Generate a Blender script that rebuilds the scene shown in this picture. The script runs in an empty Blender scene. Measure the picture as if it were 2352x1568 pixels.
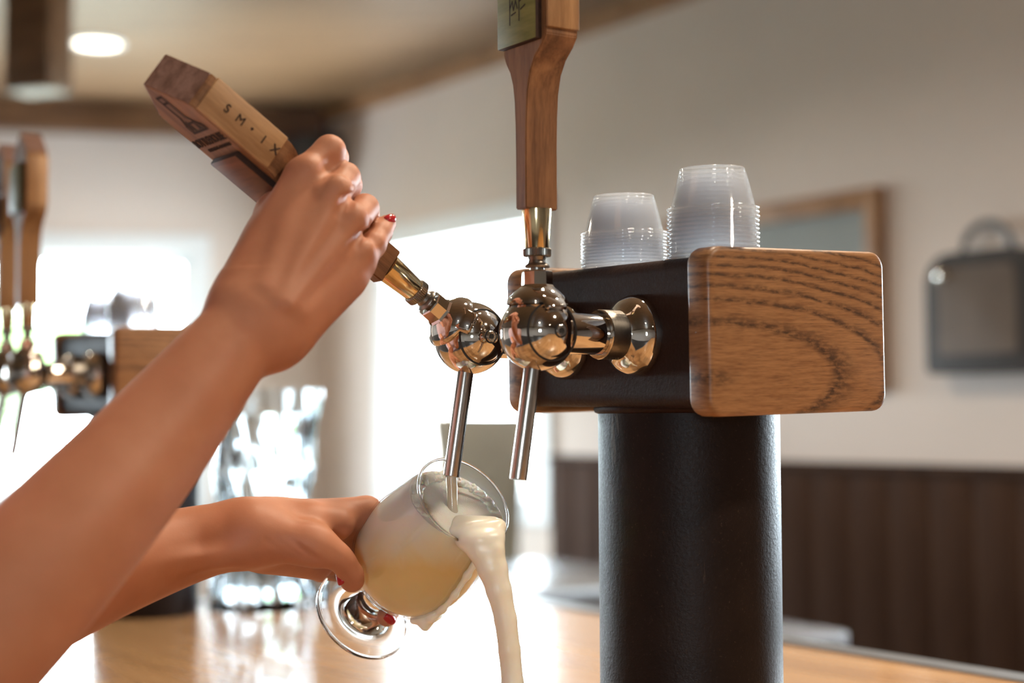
import bpy, bmesh, math, random
import numpy as np
from mathutils import Matrix, Vector

random.seed(7); np.random.seed(7)
scene = bpy.context.scene
COL = scene.collection

# ------------------------------------------------------------------ camera
FPX = 3700.0                      # focal length in pixels of the 2352 wide frame
HCAM = 0.285; ZBAR = .045         # camera height; height of the bar top
PITCH = math.atan(181 / FPX); ROLL = math.radians(0.3)
_F = np.array([0, math.cos(PITCH), math.sin(PITCH)]); _R0 = np.array([1.0, 0, 0]); _U0 = np.cross(_R0, _F)
_R = _R0 * math.cos(ROLL) - _U0 * math.sin(ROLL); _U = _U0 * math.cos(ROLL) + _R0 * math.sin(ROLL)
_C = np.array([0, 0, HCAM])
cam_d = bpy.data.cameras.new('camera'); cam = bpy.data.objects.new('camera', cam_d); COL.objects.link(cam)
cam_d.sensor_width = 36.0; cam_d.lens = FPX * 36.0 / 2352.0
cam_d.clip_start = 0.02; cam_d.clip_end = 300
cam.matrix_world = Matrix(((_R[0], _U[0], -_F[0], 0), (_R[1], _U[1], -_F[1], 0), (_R[2], _U[2], -_F[2], HCAM), (0, 0, 0, 1)))
cam_d.dof.use_dof = True; cam_d.dof.focus_distance = 1.135; cam_d.dof.aperture_fstop = 3.45
scene.camera = cam

# ------------------------------------------------------------------ sky, exposure
world = bpy.data.worlds.new('world'); scene.world = world; world.use_nodes = True
bg = world.node_tree.nodes['Background']; bg.inputs[0].default_value = (0.80, 0.91, 1.0, 1); bg.inputs[1].default_value = 36.0
vs = scene.view_settings
vs.view_transform = 'Standard'; vs.look = 'None'; vs.exposure = 0.5; vs.gamma = 1.0; vs.use_curve_mapping = False
scene.cycles.transparent_max_bounces = 64
scene.cycles.max_bounces = 14; scene.cycles.transmission_bounces = 14; scene.cycles.glossy_bounces = 6
scene.cycles.diffuse_bounces = 4
scene.cycles.caustics_refractive = False; scene.cycles.caustics_reflective = False
scene.cycles.sample_clamp_indirect = 6.0

def P(px, py, d):
    """World point seen at pixel (px, py) at depth d."""
    return Vector(_C + d * (_F + _R * (px - 1176) / FPX + _U * (784 - py) / FPX))

# bar frame: x = m (towards the guests), y = a (along the bar, away), z up
_mm = np.array([.831, .556]); _mm /= np.linalg.norm(_mm)
MV = Vector((_mm[0], _mm[1], 0)); AV = Vector((-_mm[1], _mm[0], 0)); ZV = Vector((0, 0, 1)); NV = -MV
BARF = Matrix(((MV.x, AV.x, 0, 0), (MV.y, AV.y, 0, 0), (0, 0, 1, 0), (0, 0, 0, 1)))
E0 = Vector((.1283, 1.05, 0))
TOW = Matrix.Translation(E0) @ BARF

# ------------------------------------------------------------------ node helpers
def mat(name):
    m = bpy.data.materials.new(name); m.use_nodes = True
    nt = m.node_tree; b = nt.nodes['Principled BSDF']
    return m, nt, b
def N(nt, kind, **kw):
    n = nt.nodes.new(kind)
    for k, v in kw.items():
        if k.startswith('i_'):
            n.inputs[k[2:].replace('_', ' ')].default_value = v
        else: setattr(n, k, v)
    return n
def L(nt, a, b): nt.links.new(a, b)
def ramp(nt, stops, fac=None, interp='LINEAR'):
    r = nt.nodes.new('ShaderNodeValToRGB'); cr = r.color_ramp; cr.interpolation = interp
    while len(cr.elements) < len(stops): cr.elements.new(0.5)
    for e, (p, c) in zip(cr.elements, sorted(stops, key=lambda s: s[0])):
        e.position = p; e.color = (c[0], c[1], c[2], 1) if len(c) == 3 else c
    if fac is not None: L(nt, fac, r.inputs[0])
    return r
def coords(nt, scale=(1, 1, 1), rot=(0, 0, 0), loc=(0, 0, 0), kind='Object'):
    tc = nt.nodes.new('ShaderNodeTexCoord'); mp = nt.nodes.new('ShaderNodeMapping')
    mp.inputs['Scale'].default_value = scale; mp.inputs['Rotation'].default_value = rot; mp.inputs['Location'].default_value = loc
    L(nt, tc.outputs[kind], mp.inputs[0]); return mp.outputs[0]
def noise(nt, vec, scale, detail=4, rough=.55, dist=0.0):
    n = N(nt, 'ShaderNodeTexNoise'); n.inputs['Scale'].default_value = scale; n.inputs['Detail'].default_value = detail
    n.inputs['Roughness'].default_value = rough; n.inputs['Distortion'].default_value = dist
    L(nt, vec, n.inputs['Vector']); return n.outputs['Fac']
def bump(nt, b, h, strength, dist=.001):
    bp = N(nt, 'ShaderNodeBump'); bp.inputs['Strength'].default_value = strength; bp.inputs['Distance'].default_value = dist
    L(nt, h, bp.inputs['Height']); L(nt, bp.outputs[0], b.inputs['Normal'])
def mixc(nt, fac, c1, c2, blend='MIX'):
    mx = N(nt, 'ShaderNodeMix', data_type='RGBA', blend_type=blend)
    for s, v in ((mx.inputs[0], fac), (mx.inputs[6], c1), (mx.inputs[7], c2)):
        if isinstance(v, (int, float)): s.default_value = v
        elif isinstance(v, tuple): s.default_value = (v[0], v[1], v[2], 1)
        else: L(nt, v, s)
    return mx.outputs[2]
def math_n(nt, op, a, b=None):
    n = N(nt, 'ShaderNodeMath', operation=op)
    for i, v in enumerate((a, b)):
        if v is None: continue
        if isinstance(v, (int, float)): n.inputs[i].default_value = v
        else: L(nt, v, n.inputs[i])
    return n.outputs[0]

M = {}
def simple(key, col, rough=.5, metal=0.0, noise_amt=.12, nscale=30, spec=.5, bumpv=0.0):
    m, nt, b = mat(key); v = coords(nt)
    f = noise(nt, v, nscale, 4)
    lo = tuple(c * (1 - noise_amt) for c in col); hi = tuple(min(1, c * (1 + noise_amt)) for c in col)
    L(nt, ramp(nt, [(.3, lo), (.7, hi)], f).outputs[0], b.inputs['Base Color'])
    b.inputs['Roughness'].default_value = rough; b.inputs['Metallic'].default_value = metal
    b.inputs['Specular IOR Level'].default_value = spec
    if bumpv: bump(nt, b, noise(nt, v, nscale * 4, 4), bumpv)
    M[key] = m; return m

def wood(key, c_dark, c_light, axis_scale=(30, 30, 2), rough=.45, streak=1.0, bands=12.0, contrast=(.35, .65)):
    """grain running along the axis with the smallest scale"""
    m, nt, b = mat(key)
    v = coords(nt, axis_scale)
    big = noise(nt, v, bands * .12, 3, .5, .6)
    fine = noise(nt, coords(nt, tuple(s * 6 for s in axis_scale)), 1.6, 3, .6)
    f = math_n(nt, 'ADD', math_n(nt, 'MULTIPLY', big, .72), math_n(nt, 'MULTIPLY', fine, .28 * streak))
    L(nt, ramp(nt, [(contrast[0], c_dark), (contrast[1], c_light)], f).outputs[0], b.inputs['Base Color'])
    b.inputs['Roughness'].default_value = rough
    bump(nt, b, fine, .15, .0006)
    M[key] = m; return m

simple('wall_paint', (.72, .62, .55), .8, nscale=2, noise_amt=.03)
simple('white_paint', (.82, .84, .84), .5, nscale=4, noise_amt=.02)
wood('ceiling_wood', (.15, .078, .033), (.235, .13, .06), (1.2, 14, 14), .5)
wood('trim_wood', (.10, .045, .018), (.20, .095, .04), (2, 12, 12), .5)
wood('dark_panel', (.030, .012, .005), (.060, .027, .013), (14, 14, 1.2), .8)
M['dark_panel'].node_tree.nodes['Principled BSDF'].inputs['Specular IOR Level'].default_value = .12
wood('bar_wood', (.38, .195, .08), (.54, .31, .145), (16, 2.2, 16), .24, contrast=(.3, .7))
M['bar_wood'].node_tree.nodes['Principled BSDF'].inputs['Coat Weight'].default_value = .35
wood('frame_wood', (.26, .125, .05), (.40, .215, .10), (8, 8, 8), .5)
wood('handle_wood', (.13, .052, .020), (.36, .165, .068), (60, 60, 7), .5)
wood('handle_side_wood', (.29, .14, .055), (.52, .29, .13), (60, 60, 7), .5)
wood('handle_end_wood', (.15, .075, .05), (.30, .17, .13), (60, 160, 60), .4)
wood('plate_red_wood', (.10, .028, .010), (.20, .066, .024), (60, 7, 60), .5)
wood('plate_green_wood', (.13, .13, .03), (.30, .27, .08), (60, 9, 60), .55, contrast=(.3, .7))
wood('amber_wood', (.20, .085, .025), (.36, .17, .055), (60, 60, 7), .5)
simple('burnt', (.035, .014, .007), .8, noise_amt=.3, nscale=300)
simple('chrome', (.74, .69, .64), .055, 1.0, noise_amt=.03, nscale=60)
simple('brushed_steel', (.55, .50, .46), .22, 1.0, noise_amt=.08, nscale=200)
simple('dark_nickel', (.30, .27, .24), .32, 1.0, noise_amt=.1, nscale=300)
simple('brass', (.74, .58, .34), .13, 1.0, noise_amt=.05, nscale=80)
simple('black_gap', (.012, .010, .010), .6)
simple('dark_plastic', (.035, .034, .035), .4)
simple('grey_metal', (.17, .165, .165), .42, 0.5)
simple('glare_pale_fabric', (.72, .71, .62), .9, nscale=60, noise_amt=.15)  # grey cloth with overexposed window glare put into the colour
simple('table_top', (.16, .15, .15), .25, nscale=10)
simple('grey_board', (.23, .235, .22), .6, nscale=3, noise_amt=.05)
simple('panel_beige', (.17, .14, .12), .8, nscale=6, noise_amt=.15, spec=.15)
simple('case_dark', (.065, .06, .058), .7, spec=.2)
simple('floor_mat', (.055, .045, .04), .5, nscale=3)
simple('lawn', (.22, .215, .17), .9, nscale=3, noise_amt=.4)
simple('leaf', (.09, .15, .04), .8, nscale=6, noise_amt=.5)
simple('bark', (.08, .055, .035), .9, nscale=20, noise_amt=.3)
simple('shirt_cloth', (.46, .30, .30), .9, nscale=80)
simple('trouser_cloth', (.03, .035, .05), .9, nscale=80)
simple('hair', (.10, .055, .03), .5, nscale=80, noise_amt=.4)
simple('nail_red', (.42, .018, .022), .18, nscale=100, noise_amt=.05)
simple('stone_grey', (.14, .13, .125), .7, nscale=10)

def rust(key, c1, c2, c3, rough):
    m, nt, b = mat(key); v = coords(nt)
    big = noise(nt, v, 14, 6, .6); sp = noise(nt, v, 520, 3, .6); st = noise(nt, coords(nt, (1, 1, .18)), 60, 5, .65, .8)
    base = ramp(nt, [(.3, c1), (.7, c2)], big).outputs[0]
    speck = ramp(nt, [(.62, (0, 0, 0)), (.74, (1, 1, 1))], sp).outputs[0]
    c = mixc(nt, math_n(nt, 'MULTIPLY', speck, .35), base, c3)
    scr = ramp(nt, [(.66, (0, 0, 0)), (.80, (1, 1, 1))], st).outputs[0]
    c = mixc(nt, math_n(nt, 'MULTIPLY', scr, .75), c, tuple(x * 1.6 for x in c3))
    L(nt, c, b.inputs['Base Color'])
    L(nt, ramp(nt, [(.3, (rough, rough, rough)), (.75, (rough + .18,) * 3)], sp).outputs[0], b.inputs['Roughness'])
    b.inputs['Metallic'].default_value = .05
    b.inputs['Specular IOR Level'].default_value = .18
    bump(nt, b, noise(nt, v, 330, 4, .65), .35, .0009)
    M[key] = m
rust('steel_box', (.015, .0045, .0025), (.028, .010, .0055), (.12, .055, .03), .5)
rust('steel_column', (.008, .004, .0035), (.017, .0095, .0075), (.09, .062, .04), .38)

def oak():
    """cathedral grain: nested stretched rings around a point on the left of the end face, plus pores"""
    m, nt, b = mat('oak_end'); tc = N(nt, 'ShaderNodeTexCoord')
    warp = N(nt, 'ShaderNodeTexNoise'); warp.inputs['Scale'].default_value = 34; warp.inputs['Detail'].default_value = 5; warp.inputs['Roughness'].default_value = .6
    L(nt, tc.outputs['Object'], warp.inputs['Vector'])
    wv = N(nt, 'ShaderNodeVectorMath', operation='SUBTRACT'); L(nt, warp.outputs['Color'], wv.inputs[0]); wv.inputs[1].default_value = (.5, .5, .5)
    ws = N(nt, 'ShaderNodeVectorMath', operation='SCALE'); L(nt, wv.outputs[0], ws.inputs[0]); ws.inputs['Scale'].default_value = .006
    ad = N(nt, 'ShaderNodeVectorMath', operation='ADD'); L(nt, tc.outputs['Object'], ad.inputs[0]); L(nt, ws.outputs[0], ad.inputs[1])
    mp = N(nt, 'ShaderNodeMapping'); L(nt, ad.outputs[0], mp.inputs[0])
    mp.inputs['Location'].default_value = (-.002 / 3.2, 0, .0305); mp.inputs['Scale'].default_value = (1 / 3.2, .0, 1)
    ln = N(nt, 'ShaderNodeVectorMath', operation='LENGTH'); L(nt, mp.outputs[0], ln.inputs[0])
    r = math_n(nt, 'MULTIPLY', ln.outputs['Value'], 1 / .10)
    pos = [.0, .335, .500, .590, .665, .730, .790, .848, .906]
    wid = [.11, .10, .055, .046, .040, .034, .030, .027, .026]
    st = [(0.0, (1, 1, 1)), (.09, (0, 0, 0))]
    for p, w in zip(pos[1:], wid[1:]):
        st += [(p - .006, (0, 0, 0)), (p + w * .25, (1, 1, 1)), (p + w, (0, 0, 0))]
    dark = ramp(nt, st, r).outputs[0]
    pore = noise(nt, coords(nt, (26, 40, 420)), 1.0, 3, .65)
    pore2 = noise(nt, coords(nt, (90, 90, 900)), 1.0, 2, .6)
    breakup = ramp(nt, [(.38, (.25,) * 3), (.58, (1, 1, 1))], noise(nt, coords(nt, (120, 120, 330)), 1.0, 3, .6)).outputs[0]
    base = ramp(nt, [(.35, (.20, .085, .031)), (.6, (.36, .175, .070))], math_n(nt, 'ADD', math_n(nt, 'MULTIPLY', pore, .6), math_n(nt, 'MULTIPLY', pore2, .4))).outputs[0]
    fine = ramp(nt, [(.60, (0, 0, 0)), (.70, (1, 1, 1))], noise(nt, coords(nt, (60, 60, 1100)), 1.0, 2, .5)).outputs[0]
    c = mixc(nt, math_n(nt, 'MULTIPLY', fine, .5), base, (.06, .022, .010))
    dk = math_n(nt, 'MULTIPLY', math_n(nt, 'MULTIPLY', dark, breakup), .92)
    c = mixc(nt, dk, c, (.026, .010, .005))
    L(nt, c, b.inputs['Base Color']); b.inputs['Roughness'].default_value = .45; b.inputs['Coat Weight'].default_value = .12
    bump(nt, b, dk, -.2, .0006)
    M['oak_end'] = m
oak()

def glass_mat(key, tint=(1, 1, 1), rough=0.0, ior=1.48):
    m, nt, b = mat(key)
    nt.nodes.remove(b); out = nt.nodes['Material Output']
    g = N(nt, 'ShaderNodeBsdfGlass'); g.inputs['Color'].default_value = (*tint, 1); g.inputs['Roughness'].default_value = rough; g.inputs['IOR'].default_value = ior
    tr = N(nt, 'ShaderNodeBsdfTransparent'); tr.inputs[0].default_value = (*tint, 1)
    lp = N(nt, 'ShaderNodeFresnel'); lp.inputs['IOR'].default_value = 1.2
    L(nt, g.outputs[0], out.inputs['Surface'])
    nt.nodes.remove(tr); nt.nodes.remove(lp)
    M[key] = m
glass_mat('clear_glass')
glass_mat('carafe_glass', (.96, .985, 1.0), 0.03, 1.4)

def thin_clear(key, white=.10, ior=1.45, rough=.06, tint=(.97, .98, 1.0), edge=None):
    """thin clear sheet: see-through, with a surface reflection and a little milky scatter"""
    m, nt, b = mat(key); nt.nodes.remove(b); out = nt.nodes['Material Output']
    tr = N(nt, 'ShaderNodeBsdfTransparent'); tr.inputs[0].default_value = (*tint, 1)
    if edge:                                   # longer path through the wall at grazing angles
        lw = N(nt, 'ShaderNodeLayerWeight'); lw.inputs['Blend'].default_value = .5
        L(nt, ramp(nt, [(.78, tint), (.97, (edge, edge, edge))], lw.outputs['Facing']).outputs[0], tr.inputs[0])
    gl = N(nt, 'ShaderNodeBsdfGlossy'); gl.inputs['Roughness'].default_value = rough
    fr = N(nt, 'ShaderNodeFresnel'); ge = N(nt, 'ShaderNodeNewGeometry')     # same reflectance on both faces of the sheet
    L(nt, math_n(nt, 'ADD', ior, math_n(nt, 'MULTIPLY', ge.outputs['Backfacing'], 1 / ior - ior)), fr.inputs['IOR'])
    m1 = N(nt, 'ShaderNodeMixShader'); L(nt, fr.outputs[0], m1.inputs[0]); L(nt, tr.outputs[0], m1.inputs[1]); L(nt, gl.outputs[0], m1.inputs[2])
    if white:
        df = N(nt, 'ShaderNodeBsdfDiffuse'); df.inputs[0].default_value = (.9, .93, .97, 1)
        tl = N(nt, 'ShaderNodeBsdfTranslucent'); tl.inputs[0].default_value = (.9, .93, .97, 1)
        m2 = N(nt, 'ShaderNodeMixShader'); m2.inputs[0].default_value = .6; L(nt, df.outputs[0], m2.inputs[1]); L(nt, tl.outputs[0], m2.inputs[2])
        m3 = N(nt, 'ShaderNodeMixShader'); m3.inputs[0].default_value = white; L(nt, m1.outputs[0], m3.inputs[1]); L(nt, m2.outputs[0], m3.inputs[2])
        L(nt, m3.outputs[0], out.inputs['Surface'])
    else: L(nt, m1.outputs[0], out.inputs['Surface'])
    M[key] = m
thin_clear('cup_plastic', .17, 1.58, .05, (.985, .985, .99))
thin_clear('bowl_glass', .012, 1.5, 0.0, (.985, .99, .99), edge=.82)
thin_clear('window_glass', 0, 1.2, 0.0, (.98, 1, 1))

def skin():
    m, nt, b = mat('skin'); v = coords(nt)
    f = noise(nt, v, 22, 4, .6); f2 = noise(nt, v, 75, 4, .6)
    c = ramp(nt, [(.3, (.43, .172, .092)), (.55, (.48, .203, .113)), (.75, (.52, .235, .136))], f).outputs[0]
    c = mixc(nt, math_n(nt, 'MULTIPLY', ramp(nt, [(.5, (0, 0, 0)), (.75, (1, 1, 1))], f2).outputs[0], .25), c, (.52, .185, .11))
    L(nt, c, b.inputs['Base Color'])
    b.inputs['Roughness'].default_value = .52; b.inputs['Specular IOR Level'].default_value = .3
    b.inputs['Subsurface Weight'].default_value = .12; b.inputs['Subsurface Radius'].default_value = (.9, .35, .2); b.inputs['Subsurface Scale'].default_value = .006
    vo = N(nt, 'ShaderNodeTexVoronoi'); vo.inputs['Scale'].default_value = 900; L(nt, v, vo.inputs['Vector'])
    h = math_n(nt, 'ADD', math_n(nt, 'MULTIPLY', vo.outputs['Distance'], .4), noise(nt, v, 260, 4, .6))
    bump(nt, b, h, .10, .0006)
    M['skin'] = m
skin()

def beer_mats():
    m, nt, b = mat('beer'); v = coords(nt, kind='Object')
    sx = N(nt, 'ShaderNodeSeparateXYZ'); L(nt, v, sx.inputs[0])
    z = math_n(nt, 'ADD', sx.outputs['Z'], math_n(nt, 'MULTIPLY', math_n(nt, 'SUBTRACT', noise(nt, v, 38, 5, .6, 1.2), .5), .022))
    t = N(nt, 'ShaderNodeMapRange'); t.inputs['From Min'].default_value = -.050; t.inputs['From Max'].default_value = .036; L(nt, z, t.inputs[0])
    c = ramp(nt, [(.0, (.95, .78, .46)), (.18, (.93, .70, .33)), (.38, (.92, .66, .28)), (.55, (.95, .80, .54)), (.72, (.97, .90, .77)), (1, (.98, .95, .91))], t.outputs[0]).outputs[0]
    L(nt, c, b.inputs['Base Color']); b.inputs['Roughness'].default_value = .35
    b.inputs['Subsurface Weight'].default_value = .9; b.inputs['Subsurface Radius'].default_value = (1, .75, .5); b.inputs['Subsurface Scale'].default_value = .010
    M['beer'] = m
    m, nt, b = mat('foam'); v = coords(nt)
    c = ramp(nt, [(.3, (.95, .86, .70)), (.7, (.98, .93, .83))], noise(nt, v, 45, 4)).outputs[0]
    L(nt, c, b.inputs['Base Color']); b.inputs['Roughness'].default_value = .3
    b.inputs['Subsurface Weight'].default_value = .5; b.inputs['Subsurface Radius'].default_value = (1, .8, .6); b.inputs['Subsurface Scale'].default_value = .006
    M['foam'] = m
    m, nt, b = mat('froth'); v = coords(nt)
    vo = N(nt, 'ShaderNodeTexVoronoi'); vo.inputs['Scale'].default_value = 900; L(nt, v, vo.inputs['Vector'])
    c = ramp(nt, [(.3, (.90, .84, .76)), (.7, (.96, .93, .88))], noise(nt, v, 60, 4)).outputs[0]
    L(nt, c, b.inputs['Base Color']); b.inputs['Roughness'].default_value = .4
    b.inputs['Subsurface Weight'].default_value = .4; b.inputs['Subsurface Scale'].default_value = .006
    bump(nt, b, vo.outputs['Distance'], .4, .0006)
    M['froth'] = m
    m, nt, b = mat('beer_clear')
    L(nt, ramp(nt, [(.3, (.90, .78, .56)), (.7, (.96, .90, .76))], noise(nt, coords(nt), 60, 3)).outputs[0], b.inputs['Base Color'])
    b.inputs['Roughness'].default_value = .08; b.inputs['IOR'].default_value = 1.33; b.inputs['Transmission Weight'].default_value = .45
    M['beer_clear'] = m
beer_mats()

def emis(key, col, s):
    m, nt, b = mat(key); b.inputs['Base Color'].default_value = (*col, 1)
    b.inputs['Emission Color'].default_value = (*col, 1); b.inputs['Emission Strength'].default_value = s; M[key] = m
emis('lamp_glow', (1.0, .86, .66), 6.0)

# ------------------------------------------------------------------ mesh helpers
def me_from(bm, name, smooth=None):
    bmesh.ops.recalc_face_normals(bm, faces=bm.faces[:])
    me = bpy.data.meshes.new(name); bm.to_mesh(me); bm.free()
    if smooth is not None:
        me.shade_smooth()
        me.set_sharp_from_angle(angle=math.radians(smooth))
    return me
def link(name, me, material, parent=None, mtx=None):
    o = bpy.data.objects.new(name, me); COL.objects.link(o)
    if material is not None and me is not None and len(me.materials) == 0: me.materials.append(M[material])
    if parent is not None: o.parent = parent
    if mtx is not None: o.matrix_basis = mtx
    return o
def tag(o, label, cat, group=None, kind=None):
    o['label'] = label; o['category'] = cat
    if group: o['group'] = group
    if kind: o['kind'] = kind
    return o
def struct(o, label=None):
    o['kind'] = 'structure'
    if label: o['label'] = label
    return o
def thing(name, label, cat, mtx, group=None):
    o = bpy.data.objects.new(name, None); COL.objects.link(o); o.matrix_basis = mtx
    o.empty_display_size = .02
    return tag(o, label, cat, group)
def copy_tree(root, mtx, label, group=None):
    r = root.copy(); COL.objects.link(r); r.matrix_basis = mtx; r['label'] = label
    if group: r['group'] = group
    for ch in root.children:
        c = ch.copy(); COL.objects.link(c); c.parent = r
        for g in ch.children:
            d = g.copy(); COL.objects.link(d); d.parent = c
    return r

def box_bm(x0, x1, y0, y1, z0, z1, bev=0.0, seg=2, bm=None):
    b = bmesh.new()
    vs_ = [b.verts.new((x, y, z)) for x in (x0, x1) for y in (y0, y1) for z in (z0, z1)]
    for f in ((0, 1, 3, 2), (4, 6, 7, 5), (0, 4, 5, 1), (2, 3, 7, 6), (0, 2, 6, 4), (1, 5, 7, 3)):
        b.faces.new([vs_[i] for i in f])
    if bev: bmesh.ops.bevel(b, geom=b.edges[:], offset=bev, segments=seg, profile=.5, affect='EDGES')
    if bm is None: return b
    tmp = bpy.data.meshes.new('t'); b.to_mesh(tmp); b.free(); bm.from_mesh(tmp); bpy.data.meshes.remove(tmp); return bm
def box(name, x0, x1, y0, y1, z0, z1, material, parent=None, mtx=None, bev=0.0, seg=2):
    return link(name, me_from(box_bm(x0, x1, y0, y1, z0, z1, bev, seg), name, 40 if bev else None), material, parent, mtx)

def lathe_bm(prof, n=64, closed=False, bm=None, mtx=None):
    b = bm or bmesh.new(); rings = []
    for r, z in prof:
        if r < 1e-6:
            rings.append([b.verts.new((0, 0, z) if mtx is None else mtx @ Vector((0, 0, z)))])
        else:
            ring = []
            for k in range(n):
                a = 2 * math.pi * k / n; p = Vector((r * math.cos(a), r * math.sin(a), z))
                ring.append(b.verts.new(p if mtx is None else mtx @ p))
            rings.append(ring)
    pairs = list(zip(rings[:-1], rings[1:]))
    if closed: pairs.append((rings[-1], rings[0]))
    for A, B in pairs:
        for k in range(n):
            k2 = (k + 1) % n
            if len(A) == 1 and len(B) == 1: continue
            if len(A) == 1: b.faces.new((A[0], B[k], B[k2]))
            elif len(B) == 1: b.faces.new((A[k], B[0], A[k2]))
            else: b.faces.new((A[k], B[k], B[k2], A[k2]))
    return b
def lathe(name, prof, material, parent=None, mtx=None, n=64, smooth=35, closed=False):
    return link(name, me_from(lathe_bm(prof, n, closed), name, smooth), material, parent, mtx)

def extrude_poly(pts, h0, h1, axis='x', bev=0.0, seg=2):
    """polygon pts (u, v) extruded along an axis: x -> (h, u, v), y -> (u, h, v), z -> (u, v, h)"""
    b = bmesh.new()
    def pt(h, u, v): return {'x': (h, u, v), 'y': (u, h, v), 'z': (u, v, h)}[axis]
    A = [b.verts.new(pt(h0, u, v)) for u, v in pts]; B = [b.verts.new(pt(h1, u, v)) for u, v in pts]
    b.faces.new(A); b.faces.new(B[::-1])
    for i in range(len(pts)):
        j = (i + 1) % len(pts); b.faces.new((A[i], A[j], B[j], B[i]))
    bmesh.ops.recalc_face_normals(b, faces=b.faces[:])
    if bev: bmesh.ops.bevel(b, geom=b.edges[:], offset=bev, segments=seg, profile=.5, affect='EDGES', clamp_overlap=True)
    return b

def loft_bm(rings, bm=None, cap=True):
    b = bm or bmesh.new(); R = [[b.verts.new(p) for p in r] for r in rings]; n = len(rings[0])
    for A, B in zip(R[:-1], R[1:]):
        for k in range(n): b.faces.new((A[k], A[(k + 1) % n], B[(k + 1) % n], B[k]))
    if cap: b.faces.new(R[0][::-1]); b.faces.new(R[-1])
    return b
def tube_bm(pts, radii, n=16, bm=None):
    pts = [Vector(p) for p in pts]; rings = []
    up = Vector((0, 0, 1))
    for i, p in enumerate(pts):
        t = (pts[min(i + 1, len(pts) - 1)] - pts[max(i - 1, 0)]).normalized()
        u = t.cross(up) if abs(t.dot(up)) < .98 else t.cross(Vector((1, 0, 0)))
        u.normalize(); w = t.cross(u).normalized(); r = radii[i] if isinstance(radii, (list, tuple)) else radii
        rings.append([p + r * (math.cos(2 * math.pi * k / n) * u + math.sin(2 * math.pi * k / n) * w) for k in range(n)])
    return loft_bm(rings, bm)

def text_mesh(s, size, depth=.0003, align='CENTER'):
    cu = bpy.data.curves.new('txt', 'FONT'); cu.body = s; cu.size = size; cu.extrude = depth; cu.align_x = align; cu.align_y = 'CENTER'
    o = bpy.data.objects.new('txt', cu); COL.objects.link(o)
    bpy.context.view_layer.update()
    dg = bpy.context.evaluated_depsgraph_get()
    me = bpy.data.meshes.new_from_object(o.evaluated_get(dg)); me.materials.clear()
    bpy.data.objects.remove(o); bpy.data.curves.remove(cu)
    return me

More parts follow.
